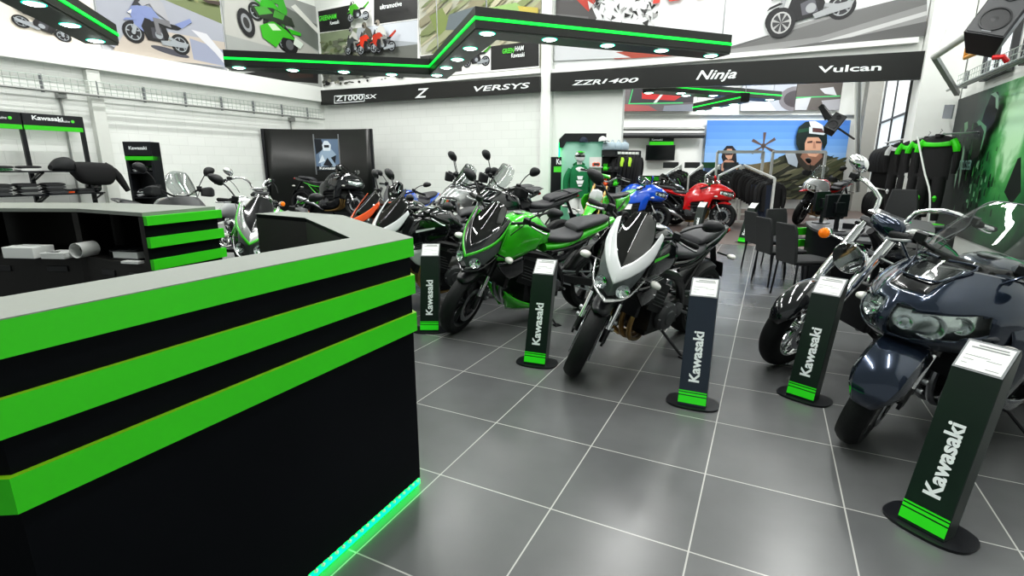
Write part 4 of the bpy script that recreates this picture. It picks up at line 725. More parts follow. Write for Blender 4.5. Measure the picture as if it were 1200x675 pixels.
# ---------------------------------------------------------------- printed wall posters: flat boards with flat printed shapes
class Poster:
    """a board on the plane u = D or n = D; print shapes are polygons on it, in wall coordinates (a, z) or in pixels seen from the camera"""
    def __init__(s, name, label, cat, plane, D, a0, a1, z0, z1, col, group=None, depth=.03, tilt=0.0):
        s.plane, s.D, s.mats, s.mb, s.lay = plane, D, [], MB(), 0; s.depth = depth
        s.root = thing(name, label, cat, s.W(a0, z0, 0), 0, group); s.o = Vector(s.root.location); s.mb.X = Matrix.Translation(-s.o)
        b = MB(s.mb.X); b.add([s.W(a, z, l) for l in (-depth, 0) for a, z in ((a0, z0), (a1, z0), (a1, z1), (a0, z1))], [(0, 1, 2, 3), (7, 6, 5, 4), (0, 1, 5, 4), (1, 2, 6, 5), (2, 3, 7, 6), (3, 0, 4, 7)]); b.build('board', flat(*col), s.root, smooth=0)
        s.box = (a0, a1, z0, z1)
    def W(s, a, z, l=0):
        if s.plane == 'n': p = R(a, s.D-s.depth-l, z)
        elif s.plane == 'y': p = Vector((a, s.D-s.depth-l, z))
        elif s.D < 0: p = R(s.D+s.depth+l, a, z)
        else: p = R(s.D-s.depth-l, a, z)
        return p
    def m(s, c):
        c = M[c] if isinstance(c, str) else flat(*c)
        if c not in s.mats: s.mats.append(c)
        return s.mats.index(c)
    def poly(s, pts, c):
        """clipped to the board"""
        a0, a1, z0, z1 = s.box
        for f, lim, sg in ((0, a0, 1), (0, a1, -1), (1, z0, 1), (1, z1, -1)):
            out = []
            for i, p in enumerate(pts):
                q = pts[i-1]; dp, dq = (p[f]-lim)*sg, (q[f]-lim)*sg
                if (dp >= 0) != (dq >= 0): t = dq/(dq-dp); out.append((q[0]+(p[0]-q[0])*t, q[1]+(p[1]-q[1])*t))
                if dp >= 0: out.append(p)
            pts = out
            if len(pts) < 3: return
        s.lay += 1; s.mb.add([s.W(p[0], p[1], .0006*s.lay) for p in pts], [tuple(range(len(pts)))], s.m(c))
    def px(s, pts, c):
        f = on_n if s.plane == 'n' else on_u
        if s.plane == 'y': s.poly([(aty(x, y, s.D).x, aty(x, y, s.D).z) for x, y in pts], c)
        else: s.poly([f(x, y, s.D) for x, y in pts], c)
    def at(s, x, y):
        if s.plane == 'y': p = aty(x, y, s.D); return (p.x, p.z)
        return (on_n if s.plane == 'n' else on_u)(x, y, s.D)
    def oval(s, c, rx, ry, col, n=20, rot=0):
        s.poly([(c[0]+rx*math.cos(t)*math.cos(rot)-ry*math.sin(t)*math.sin(rot), c[1]+rx*math.cos(t)*math.sin(rot)+ry*math.sin(t)*math.cos(rot)) for t in (2*math.pi*k/n for k in range(n))], col)
    def grain(s, cols, n, a0, a1, z0, z1, sz, rot=0, seed=1):
        """loose brush-like patches: foliage, grass, blurred ground"""
        r = random.Random(seed)
        for _ in range(n): s.oval((r.uniform(a0, a1), r.uniform(z0, z1)), sz*r.uniform(.5, 1.6)*(3 if rot else 1), sz*r.uniform(.2, .7), r.choice(cols), 8, rot+r.uniform(-.15, .15))
    def bike(s, c, k, col, sx=1.0, dark=(.1, .1, .11), lt=(.62, .64, .66), flip=1, rot=0.0, rider=None, helmet=(.9, .9, .9), fair=True, steps=1.0):
        """a motorcycle in side view, k metres long in print, front towards +a when flip = 1"""
        cr, sr = math.cos(rot), math.sin(rot)
        def T(x, y): x, y = x*flip*k*sx, y*k; return (c[0]+x*cr-y*sr, c[1]+x*sr+y*cr)
        P = lambda pts, cc: s.poly([T(*p) for p in pts], cc)
        def disc(x, y, r, cc, n=22, sq=1.0): P([(x+r*sq*math.cos(2*math.pi*i/n), y+r*math.sin(2*math.pi*i/n)) for i in range(n)], cc)
        for x in (-.36, .36):
            disc(x, .16, .16, dark); disc(x, .16, .115, lt); disc(x, .16, .10, tuple(q*1.6 for q in dark))
            for i in range(5): a = i*1.2566; P([(x, .16+.01), (x+.1*math.cos(a), .16+.1*math.sin(a)), (x+.1*math.cos(a+.25), .16+.1*math.sin(a+.25))], lt)
            disc(x, .16, .06, dark); disc(x, .16, .03, lt)
        P([(-.38, .13), (-.1, .22), (-.1, .27), (-.38, .18)], lt); P([(.33, .16), (.39, .16), (.27, .55), (.22, .53)], lt)
        if fair: P([(.34, .28), (.40, .46), (.33, .60), (.2, .56), (.02, .44), (.0, .3), (.20, .2)], col)
        P([(-.14, .12), (.16, .1), (.24, .28), (.18, .42), (-.12, .40), (-.18, .25)], dark); P([(-.1, .16), (.08, .15), (.1, .3), (-.06, .34)], tuple(min(1, q*2.6) for q in dark)); disc(-.02, .22, .06, lt)
        P([(-.06, .08), (-.46, .12), (-.5, .2), (-.3, .2), (-.04, .14)], lt)
        P([(-.1, .42), (.06, .60), (.22, .60), (.28, .5), (.08, .4)], col); P([(-.12, .44), (-.3, .44), (-.52, .58), (-.58, .56), (-.34, .38), (-.1, .36)], dark); P([(-.28, .45), (-.55, .62), (-.58, .57), (-.4, .42)], col)
        P([(.26, .6), (.36, .52), (.44, .42), (.30, .44)], col); P([(.36, .49), (.43, .43), (.38, .42)], (.95, .95, .9)); P([(.2, .6), (.26, .72), (.36, .54)], tuple(min(1, q*2) for q in dark)); P([(.30, .35), (.5, .3), (.46, .34), (.34, .37)], col); P([(.12, .62), (.16, .72), (.19, .72), (.17, .6)], dark)
        if rider:
            P([(-.2, .46), (-.12, .72), (.06, .84), (.14, .72), (.02, .56)], rider); P([(.05, .80), (.22, .66), (.26, .62), (.2, .58), (.02, .70)], rider); P([(-.2, .48), (.06, .46), (.02, .22), (-.06, .22), (-.02, .4), (-.22, .38)], tuple(q*.7 for q in rider)); disc(.14, .88, .095, helmet); P([(.16, .9), (.24, .88), (.22, .83), (.15, .84)], (.08, .08, .1))
    def text(s, tx, a, z, w, h, m, shear=0, bold=.02, name='lettering', tilt=0):
        s.lay += 1; x = {'n': R(1, 0)-R(0, 0), 'y': Vector((1, 0, 0)), 'u': (R(0, 1)-R(0, 0))*(1 if s.D < 0 else -1)}[s.plane]
        return text(tx, w, h, m, name, s.root, Matrix.Translation(-s.o) @ mtx(s.W(a, z, .004+.0006*s.lay), x+Vector((0, 0, tilt)), (0, 0, 1)), shear, bold, .002)
    def done(s): 
        if s.mb.f: s.mb.build('print', s.mats, s.root, smooth=0, weld=False)
        return s.root
GR = (.56, .57, .56); K = (.13, .13, .13)
# left wall
p = Poster('wall_poster', 'pale pink poster of a parked black cruiser, behind the corner light canopy', 'poster', 'u', WU, 2.6, 6.75, 3.98, 7.0, (.90, .87, .82), 'picture posters high on the walls')
p.grain([(.82, .72, .64), (.78, .66, .58), (.86, .78, .7)], 40, 2.6, 6.0, 5.1, 6.6, .16, 0, 3); p.px([(0, 40), (60, 42), (110, 60), (60, 70), (0, 58)], (.88, .82, .78)); p.bike(p.at(48, 41), .70, (.16, .15, .14), flip=1, rot=-.2, fair=False, sx=1.3); p.done()
p = Poster('wall_poster', 'poster of a rider on a silver motorcycle crossing a grey road', 'poster', 'u', WU, 6.8, 9.72, 3.98, 7.0, (.70, .70, .72), 'picture posters high on the walls')
p.px([(180, 0), (262, 0), (262, 30), (200, 12)], (.46, .50, .34)); p.grain([(.36, .42, .24), (.55, .56, .38), (.3, .34, .2), (.62, .6, .5)], 60, 8.2, 9.72, 5.5, 6.9, .12, 0, 5)
p.px([(100, 0), (190, 0), (262, 30), (262, 80), (230, 75), (140, 60), (100, 40)], (.64, .65, .69)); p.px([(150, 30), (262, 50), (262, 78), (180, 70), (130, 60)], (.74, .70, .66)); p.px([(220, 45), (262, 60), (262, 78), (225, 70)], (.60, .62, .70))
p.px([(222, 35), (250, 62), (262, 76), (262, 66), (240, 40)], (.82, .82, .84)); p.oval(p.at(198, 61), .45, .07, (.3, .3, .34), rot=-.1)
p.bike(p.at(184, 58), 1.45, (.50, .55, .72), flip=-1, rot=-.06, rider=(.66, .66, .68), helmet=(.92, .92, .94)); p.px([(233, 0), (262, 3), (262, 8), (240, 4)], (.25, .2, .17)); p.done()
p = Poster('wall_poster', 'poster of a green racing motorcycle leaning hard on grey tarmac', 'poster', 'u', WU, 9.78, 13.12, 3.98, 6.35, (.62, .63, .62), 'picture posters high on the walls')
p.px([(262, 0), (290, 0), (372, 62), (372, 70), (262, 40)], (.70, .70, .68)); p.px([(320, 0), (372, 30), (372, 60), (350, 45)], (.42, .44, .42)); p.px([(340, 8), (372, 40), (372, 34), (345, 5)], (.85, .85, .83)); p.px([(285, 86), (330, 80), (372, 86), (372, 98), (300, 92)], (.17, .17, .17)); p.px([(335, 86), (366, 84), (366, 91), (340, 92)], (.24, .19, .17))
p.bike(p.at(312, 40), 1.5, (.20, .66, .12), dark=(.12, .13, .13), flip=-1, rot=-.62, rider=(.22, .62, .16), helmet=(.2, .6, .15))
p.oval(p.at(338, 52), .30, .30, (.10, .10, .11)); p.oval(p.at(338, 53), .14, .14, (.35, .36, .37)); p.oval(p.at(287, 27), .25, .36, (.12, .12, .13), rot=.3); p.oval(p.at(287, 27), .15, .23, (.55, .56, .57), rot=.3); p.oval(p.at(287, 27), .09, .14, (.2, .2, .2), rot=.3); p.px([(303, 30), (318, 25), (334, 36), (346, 48), (330, 44), (322, 56), (306, 44)], (.24, .66, .14)); p.px([(312, 28), (320, 28), (328, 36), (318, 36)], (.75, .85, .72)); p.px([(290, 6), (318, 10), (340, 22), (344, 32), (326, 28), (300, 20)], (.16, .20, .15)); p.px([(296, 8), (310, 8), (318, 16), (302, 18)], (.28, .60, .22)); p.px([(320, 12), (332, 18), (330, 24), (318, 20)], (.26, .56, .2)); p.px([(344, 44), (354, 52), (350, 58), (342, 52)], (.8, .84, .8)); p.done()
# back wall, left of the white pilaster
p = Poster('wall_poster', 'poster of three touring riders above the corner, with black title panels', 'poster', 'n', WN, -13.12, -9.36, 3.98, 6.25, (.92, .92, .91), 'picture posters high on the walls')
p.px([(372, 14), (412, 6), (412, 34), (372, 39)], K); p.px([(439, 0), (490, -8), (490, 22), (439, 29)], K); p.px([(372, 40), (490, 23), (490, 85), (372, 98)], (.66, .68, .70)); p.px([(372, 40), (420, 33), (412, 66), (372, 66)], (.50, .54, .44)); p.px([(430, 32), (490, 24), (490, 50), (440, 46)], (.80, .82, .85)); p.px([(372, 66), (490, 52), (490, 85), (372, 98)], (.44, .45, .43))
p.grain([(.34, .38, .26), (.5, .52, .4), (.4, .42, .36), (.6, .6, .54)], 70, -13.1, -11.4, 4.5, 5.3, .1, 0, 8); p.grain([(.2, .2, .2), (.55, .55, .5), (.35, .36, .33)], 60, -13.1, -9.4, 4.0, 4.5, .08, 0, 9)
p.bike(p.at(420, 65), .8, (.25, .26, .27), flip=-1, rider=(.72, .72, .70), helmet=(.5, .5, .5)); p.bike(p.at(437, 65), .92, (.80, .22, .12), flip=-1, rider=(.34, .32, .28), helmet=(.42, .4, .36)); p.bike(p.at(453, 63), .92, (.70, .2, .12), flip=-1, rider=(.78, .78, .76), helmet=(.55, .52, .48)); p.bike(p.at(425, 27), .80, (.26, .60, .12), flip=-1)
a, z = p.at(380, 27); p.text('GREENHAM', a, z, .72, .14, 'letterg', .1); a, z = p.at(390, 29.5); p.text('Kawasaki', a+.1, z-.05, .36, .10, 'letter'); a, z = p.at(451, 13.5); p.text('ultramotive', a, z, .78, .13, 'letter', .1); p.done()
p = Poster('wall_poster', 'beige and green poster of a blurred rider, half behind the zigzag canopy', 'poster', 'n', WN, -9.30, -5.60, 3.98, 6.35, (.70, .70, .62), 'picture posters high on the walls')
p.px([(492, 0), (545, -6), (530, 60), (492, 66)], (.74, .74, .68)); p.grain([(.62, .64, .5), (.5, .54, .36), (.72, .7, .6), (.58, .56, .46)], 80, -9.2, -5.6, 4.7, 6.2, .16, .5, 11); p.px([(505, 20), (520, 10), (530, 30), (515, 44)], (.50, .56, .30)); p.px([(566, 12), (606, 4), (618, 12), (600, 24), (570, 22)], (.55, .68, .42)); p.px([(528, 18), (560, 8), (575, 20), (545, 36), (524, 36)], (.42, .46, .48)); p.px([(608, 8), (632, 10), (632, 24), (612, 18)], (.72, .66, .30))
p.px([(492, 66), (634, 48), (634, 80), (492, 92)], (.92, .92, .91)); p.px([(492, 67), (543, 60), (543, 84), (492, 90)], (.25, .25, .24)); p.px([(577, 55), (633, 48), (633, 78), (577, 83)], K); p.bike(p.at(560, 79), .80, (.26, .58, .12), flip=-1); a, z = p.at(591, 64); p.text('GREEN', a, z, .34, .12, 'letterg', .15); p.text('HAM', a+.36, z+.03, .26, .12, 'letter', .15); p.text('Kawasaki', a+.26, z-.12, .38, .11, 'letter'); p.done()
p = Poster('wall_poster', 'wide black and white motorcycle poster with red lettering above the opening', 'poster', 'n', WN, -5.2, 2.34, 3.92, 6.9, (.88, .89, .89), 'picture posters high on the walls')
p.px([(650, 0), (690, 0), (700, 22), (690, 30), (650, 26)], (.33, .32, .32)); p.px([(650, 16), (690, 20), (690, 34), (650, 30)], (.42, .42, .42)); p.px([(676, 0), (700, 0), (690, 14)], (.72, .25, .2))
r = random.Random(4)
for k in range(60):
    x, y = 694+r.random()*78, -6+r.random()*38; dx, dy = r.uniform(-9, 9), r.uniform(-5, 5); q = r.choice([.12, .2, .3, .45, .62, .8]); p.px([(x, y), (x+dx, y+dy), (x+dx*.4+r.uniform(-5, 5), y+dy*.3+r.uniform(2, 8))], (q, q, q))
p.px([(706, 63), (722, 70), (790, 66), (840, 60), (770, 58)], (.64, .30, .24)); p.px([(650, 50), (700, 54), (740, 68), (650, 72)], (.80, .81, .82)); p.px([(762, 36), (774, 40), (790, 62), (770, 60)], (.55, .55, .55))
p.px([(835, 66), (940, 28), (1085, -8), (1085, 46), (960, 62), (880, 69)], (.56, .56, .56)); p.px([(858, 58), (1000, 14), (1085, -8), (1085, 6), (960, 44)], (.44, .44, .44)); p.px([(940, 56), (1085, 14), (1085, 19), (950, 58)], (.76, .76, .76)); p.px([(900, 60), (1000, 44), (1085, 26), (1085, 46), (960, 62)], (.38, .38, .38)); p.px([(834, 62), (900, 42), (902, 44), (836, 65)], (.4, .4, .4))
p.bike(p.at(948, 32), 1.55, (.16, .16, .17), dark=(.14, .14, .15), lt=(.62, .63, .64), flip=-1, rot=.12, fair=False)
p.oval(p.at(915, 28), .27, .29, (.16, .16, .17), rot=.15); p.oval(p.at(915, 28), .19, .21, (.72, .72, .72), rot=.15); p.oval(p.at(915, 28), .16, .18, (.25, .25, .26), rot=.15)
for k in range(7): a0, z0 = p.at(915, 28); t = k*.9; p.poly([(a0, z0), (a0+.16*math.cos(t), z0+.18*math.sin(t)), (a0+.16*math.cos(t+.3), z0+.18*math.sin(t+.3))], (.66, .66, .66))
a, z = p.at(766, 6); b_, _ = p.at(880, 3); p.text('RAW', a, z, b_-a, .62, flat(.86, .30, .26), .1, .04); p.done()
# ---------------------------------------------------------------- fascia boards with model lettering
def sign_board(name, label, a0, a1, zt0, zt1, zb0, zb1, words):
    t = thing(name, label, 'sign', R(a0, WN-.2, zb0)); X = Matrix.Translation(-Vector(t.location)); m = MB(X); vs = [R(a, n, z) for n in (WN-.24, WN-.12) for a, z in ((a0, zb0), (a1, zb1), (a1, zt1), (a0, zt0))]
    m.add(vs, [(0, 1, 2, 3), (7, 6, 5, 4), (0, 1, 5, 4), (1, 2, 6, 5), (2, 3, 7, 6), (3, 0, 4, 7)]); m.build('board', 'canopy', t, smooth=0)
    for w, x0, x1, yb, yt, sh in words:
        D = WN-.245; a, z = on_n(x0, yb, D); b, _ = on_n(x1, yb, D); _, zt = on_n((x0+x1)/2, yt, D); zm = z; tl = (zb1-zb0)/(a1-a0)
        text(w, b-a, zt-zm, 'letter', 'lettering', t, X @ mtx(R(a, D, z), R(1, 0)-R(0, 0)+Vector((0, 0, tl)), (0, 0, 1)), sh, .02, .002)
    return t
sb = sign_board('fascia_sign', 'black fascia board on the blockwork wall, left of the white pilaster', -13.1, -5.52, 3.86, 3.74, 3.42, 3.37, [('Z1000', 393.5, 426, 119, 111.5, .1), ('SX', 428, 442, 116, 110.5, .15), ('Z', 486, 503, 115, 103.5, .3), ('VERSYS', 555, 621, 107.5, 98.5, .2)])
X = Matrix.Translation(-Vector(sb.location)); m = MB(X)
for (x0, y0), (x1, y1) in (((392, 112.5), (427, 110.5)), ((392, 121), (427, 118.5)), ((392, 112.5), (392, 121)), ((427, 110.5), (427, 118.5))):
    a, b = on_n(x0, y0, WN-.25), on_n(x1, y1, WN-.25); m.beam(R(a[0], WN-.25, a[1]), R(b[0], WN-.25, b[1]), .004, .022, 0)
m.build('letter_outline', 'letter', sb, smooth=0)
sign_board('fascia_sign', 'long black fascia board over the opening to the clothing room', -5.22, 2.36, 3.80, 3.63, 3.37, 3.13, [('ZZR', 670, 704, 100, 93, .25), ('1400', 705, 748, 98, 91, .25), ('Ninja', 815, 862, 97, 81, .35), ('Vulcan', 958, 1032, 85.5, 75, 0)])
# ---------------------------------------------------------------- wire cable tray on the left wall
def cable_tray(label, u, n0, n1, z0, z1, du, group=None, mt='wire', step=.95):
    t = thing('cable_tray', label, 'cable tray', R(u, n0, z0)); X = Matrix.Translation(-Vector(t.location)); m = MB(X)
    for z in (z0, z0+(z1-z0)*.33, z0+(z1-z0)*.66, z1): m.tube([R(u, n0, z), R(u, n1, z)], .007, 0, 5)
    for q in (.05, .12): m.tube([R(u+du*q, n0, z0), R(u+du*q, n1, z0)], .02, 1, 6)
    k = n0
    while k < n1: m.tube([R(u+du*.16, k, z0), R(u, k, z0), R(u, k, z1)], .005, 0, 4); k += .12
    m.build('basket', [mt, 'pipe'], t); k = n0+.25; 
    while k < n1:
        b = MB(X); b.beam(R(u-du*.02, k, z0-.03), R(u-du*.02, k, z1+.02), .03, .05, 0); b.build('bracket', 'mgrey', t, smooth=0); k += step
    return t
cable_tray('wire cable tray running along the white blockwork wall on the left', WU+.16, 3.4, 12.75, 2.98, 3.27, 1)
cable_tray('green-lit wire cable tray above the green wall poster', RU-.16, 6.0, 12.4, 2.86, 3.1, -1)
for nm, x, y0, y1 in (('thin conduit dropping behind the clothing wall rack', 69, 112, 190), ('short conduit dropping behind the curved black board', 339.5, 140, 152)):
    a = on_u(x, y0, WU)[0]; m = MB(); z0, z1 = on_u(x, y0, WU)[1], on_u(x, y1, WU)[1]-(.9 if y1 > 180 else .1); m.tube([R(WU+.03, a, z0), R(WU+.03, a, z1)], .02, 0, 8); m.box(R(WU+.08, a, z0), (.14, .14, .12), 0, Matrix.Rotation(YAW, 3, 'Z')); tag(m.build('conduit', 'pipe'), nm, 'conduit')
# ---------------------------------------------------------------- clothing wall rack on the left
U1 = -12.95; nA = on_u(-60, 140, U1)[0]; nB = on_u(24.5, 140, U1)[0]; nC = on_u(95.5, 142, U1)[0]
zt = on_u(95, 137, U1)[1]; zl = 1.516+.0
t = thing('display_rack', 'black wall rack with green striped header on the left wall', 'rack', R(U1, nB, 0), YAW)
def L(u, n, z): return (u-U1, n-nB, z)          # local to the rack (its x runs along u, its y along n)
for n in (nA, nB, nC):
    m = MB(); m.box(L(U1-.04, n, zt/2), (.07, .07, zt)); m.build('post', 'satin', t, bevel=.006)
for a, b in ((nA, nB), (nB, nC)):
    m = MB(); m.box(L(U1, (a+b)/2, zt-.11), (.05, b-a-.03, .22)); h = m.build('header', 'satin', t, smooth=0)
    m = MB(); m.box(L(U1+.004, (a+b)/2, zt-.265), (.05, b-a-.03, .085)); m.build('green_stripe', 'cgreen', h, smooth=0)
    X = mtx(L(U1+.03, a+.16, zt-.12), (0, 1, 0), (0, 0, 1)); text('Kawasaki', .5, .085, 'letter', 'lettering', h, X, 0, .03); X = mtx(L(U1+.03, b-.42, zt-.135), (0, 1, 0), (0, 0, 1)); text('Genuine', .2, .05, 'letter', 'lettering', h, X, .2, .01)
    m = MB(); m.lathe([(.03, 0), (.03, .004), (.001, .005)], L(U1+.027, b-.17, zt-.11), (1, 0, 0), 0, 16); m.build('round_mark', 'letterg', h)
    for z in (1.42, .98, .5):
        m = MB(); m.box(L(U1+.22, (a+b)/2, z), (.44, b-a-.02, .025)); s_ = m.build('shelf', 'satin', t, smooth=0)
        for n in (a+.03, b-.03): m = MB(); m.beam(L(U1, n, z-.16), L(U1+.36, n, z-.02), .02, .03); m.beam(L(U1, n, z-.02), L(U1+.38, n, z-.02), .02, .03); m.build('shelf_bracket', 'satin', s_, smooth=0)
def folded(label, n, z, w, d, h, mt, grp, layers=3, u=U1+.24):
    t = thing('folded_garment', label, 'clothing', R(u, n, z), YAW, grp); m = MB()
    for k in range(layers): q = random.uniform(-.02, .02); m.body([(-d/2, k*h/layers, (k+1)*h/layers*1.0, w/2*.9, 3, q), (-d/4, k*h/layers, (k+1)*h/layers*1.06, w/2, 3.2, q), (d/4, k*h/layers, (k+1)*h/layers*1.02, w/2, 3.2, q), (d/2, k*h/layers, (k+1)*h/layers*.98, w/2*.9, 3, q)], k % 2, 16, 8)
    m.build('fabric', [mt, 'cloth_c'], t); return t
for n, lab, mt, g in ((nA+.45, 'white printed T-shirts folded on the upper rack shelf', 'paper', 0), (nB-.55, 'orange-trimmed green gloves on the upper rack shelf', 'dkgreen', 0), (nB-.15, 'pale folded shirt on the upper rack shelf beside the post', 'plas_w', 0)): folded(lab, n, 1.435, .34, .28, .09, mt, None, 2)
for k in range(3): folded('striped black and white folded jacket on the lower rack shelf', nA+.35+k*.42, .995, .36, .3, .2, 'silver' if k % 2 else 'dgrey', 'folded jackets on the lower rack shelf', 4)
folded('orange and black gloves on the lower shelf of the wall rack', nB+.42, .995, .18, .2, .07, 'orange', None, 2); folded('grey folded shorts at the end of the lower rack shelf', nC-.3, .995, .34, .26, .08, 'dgrey', None, 3)
def helmet(name, label, p, rz, c1, c2, s=1.0, group=None, visor='smoke', peak=False):
    t = thing(name, label, 'helmet', p, rz, group); m = MB(); secs = []
    m.body([(-.13*s, .06*s, .17*s, .05*s, 2), (-.115*s, .02*s, .215*s, .10*s, 2.1), (-.04*s, .0, .255*s, .125*s, 2.1), (.05*s, .0, .245*s, .122*s, 2.1), (.10*s, .0, .20*s, .10*s, 2.2), (.135*s, .02*s, .12*s, .06*s, 2.2)], 0, 18, 14); m.build('shell', c1, t, smooth=60)
    m = MB(); m.patch(fine([[(.138*s, 0, .165*s), (.115*s, .085*s, .165*s), (.03*s, .127*s, .16*s)], [(.142*s, 0, .11*s), (.12*s, .088*s, .115*s), (.03*s, .130*s, .115*s)]], 9, 4)); m.mirror(); m.build('visor', 'gloss', t, solid=.003)
    m = MB(); m.patch(fine([[(-.1*s, .0, .245*s), (.0, .0, .262*s), (.09*s, 0, .24*s)], [(-.1*s, .06*s, .232*s), (0, .07*s, .245*s), (.08*s, .05*s, .23*s)]], 8, 4)); m.mirror(); m.build('crown_stripe', c2, t)
    if peak: m = MB(); m.body([(.08*s, .22*s, .235*s, .10*s, 2.5), (.2*s, .225*s, .235*s, .09*s, 2.5), (.27*s, .215*s, .222*s, .06*s, 2.5)], 0, 14, 8); m.build('peak', c2, t)
    return t
pp = R(U1+.24, nB+.88, .995); helmet('helmet', 'black helmet with green stripe on the lower shelf of the wall rack', pp, rad(-20), 'blackp', 'cgreen', 1.0)
# black jacket laid over the upper shelf
def hanging_mesh(mb, w, h, dep, sl=.9, m=0, arm=True, m2=None):
    """a jacket on a hanger: x across, z down from 0; shoulders at the top"""
    secs = []
    for z, hw, d in ((0.0, .05, .35), (-.02, .5*w*.55, .6), (-.06, w*.46, .9), (-.18, w*.5, 1), (-h*.5, w*.46, 1), (-h*.85, w*.47, .95), (-h, w*.46, .8)):
        secs.append([(hw*math.cos(a), dep*d*.5*math.sin(a), z) for a in (2*math.pi*k/14 for k in range(14))])
    mb.loft(secs, m)
    if arm:
        for s in (1, -1): mb.tube([(s*w*.40, 0, -.06), (s*w*.55, .0, -.20), (s*w*.60, .01, -.45), (s*w*.57, .03, -h*sl)], [dep*.34, dep*.40, dep*.36, dep*.26], m if m2 is None else m2, 9, smooth=9)
t = thing('jacket', 'black padded jacket slung over the upper shelf of the wall rack', 'jacket', R(U1+.25, nB+.02, 1.44), YAW); m = MB()
m = MB(Matrix.Rotation(rad(90), 4, 'Z'))
m.body([(.18, .0, .10, .10, 2.2), (.30, -.02, .22, .20, 2.4), (.46, -.04, .26, .22, 2.5), (.58, -.02, .16, .18, 2.4)], 0, 16, 14); m.build('hood', 'cloth_c', t)
m = MB(Matrix.Rotation(rad(90), 4, 'Z')); m.body([(.50, -.10, .16, .16, 2.6, -.1), (.62, -.26, .17, .17, 3.2, -.13), (.85, -.30, .16, .17, 3.4, -.13), (1.08, -.30, .14, .16, 3.2, -.13), (1.18, -.22, .10, .12, 2.6, -.13)], 0, 18, 18); m.build('fabric', 'cloth_b', t)
m = MB(Matrix.Rotation(rad(90), 4, 'Z')); m.tube([(1.05, -.12, .10), (1.22, -.16, -.06), (1.32, -.18, -.26), (1.40, -.18, -.44)], [.08, .085, .07, .05], 0, 10, smooth=8); m.build('sleeve', 'cloth_b', t)
# ---------------------------------------------------------------- tower rack and the curved black board
q = aty(165, 200, 9.6); TW = 0
t = thing('display_tower', 'slim black display tower with green stripe beside the left wall', 'display rack', (q.x, q.y, 0), rad(8)); w = .46; h = aty(163, 166, 9.6).z
m = MB(); m.box((-w/2+.02, .16, h/2), (.04, .3, h)); m.box((w/2-.02, .16, h/2), (.04, .3, h)); m.box((0, .31, h/2), (w, .02, h)); m.build('cabinet', 'satin', t, smooth=0)
m = MB(); m.box((0, .15, h-.12), (w, .3, .24)); hd = m.build('header', 'satin', t, smooth=0); m = MB(); m.box((0, .148, h-.29), (w, .3, .07)); m.build('green_stripe', 'cgreen', hd, smooth=0); text('Kawasaki', .30, .06, 'letter', 'lettering', hd, mtx((-.14, -.003, h-.14), (1, 0, 0), (0, 0, 1)), 0, .03)
for z in (.5, .95, 1.4, 1.85): m = MB(); m.box((0, .16, z), (w-.06, .28, .02)); m.build('shelf', 'satin', t, smooth=0)
for k in range(6):
    z = (.96, 1.41)[k // 3]; helmet('helmet', ('white helmet on the display tower, upper shelf', 'black and white helmet in the display tower, upper shelf', 'dark helmet in the display tower, upper shelf', 'white and grey helmet on the display tower, lower shelf', 'silver helmet on the display tower, lower shelf', 'black helmet on the display tower, lower shelf')[k] , Vector((q.x, q.y, 0))+Matrix.Rotation(rad(8), 3, 'Z') @ Vector((-.135+.135*(k % 3), .15, z+.001)), rad(-100), ('white_p', 'blackp', 'dgrey', 'white_p', 'silver', 'blackp')[k], ('dgrey', 'white_p', 'gloss', 'grey_p', 'gloss', 'cgreen')[k], .5)
YB = 15.3; xa, xb = aty(313, 200, YB).x, aty(438, 200, YB).x; zt = aty(375, 151, YB).z
t = thing('display_board', 'tall curved black display board standing in the room corner', 'display board', ((xa+xb)/2, YB, 0)); hw = (xb-xa)/2; rows = []
m = MB(); F = [[(-hw+2*hw*i/16, .30*(1-((i-8)/8)**2), z) for i in range(17)] for z in (0, zt)]; m.patch(F); m.build('panel', 'canopy', t, solid=.05)
for s in (-1, 1): m = MB(); m.box((s*hw, -.02, zt/2), (.07, .10, zt)); m.build('end_profile', 'satin', t, bevel=.01)
x0, x1 = aty(364, 160, YB).x-(xa+xb)/2, aty(393.5, 160, YB).x-(xa+xb)/2; z0, z1 = aty(378, 199.5, YB).z, aty(378, 162, YB).z
t = thing('screen_poster', 'framed blue-white picture of a rider hung on the curved black board', 'picture', ((xa+xb)/2, YB, 0)); yy = .23
m = MB(); m.box(((x0+x1)/2, yy, (z0+z1)/2), (x1-x0, .03, z1-z0)); m.build('panel', flat(.32, .36, .40), t, smooth=0)
for x in (x0, x1): m = MB(); m.box((x, yy-.01, (z0+z1)/2), (.03, .04, (z1-z0)*1.28)); m.build('side_rail', 'steel', t, smooth=0)
m = MB(); cx = (x0+x1)/2; W_ = x1-x0; H_ = z1-z0; mats_ = [flat(.62, .70, .78), flat(.86, .9, .93), flat(.12, .14, .17), flat(.42, .5, .6)]
def blob(pts, mi, l): m.add([(cx+a*W_, yy-.018-l*.001, z0+b*H_) for a, b in pts], [tuple(range(len(pts)))], mi)
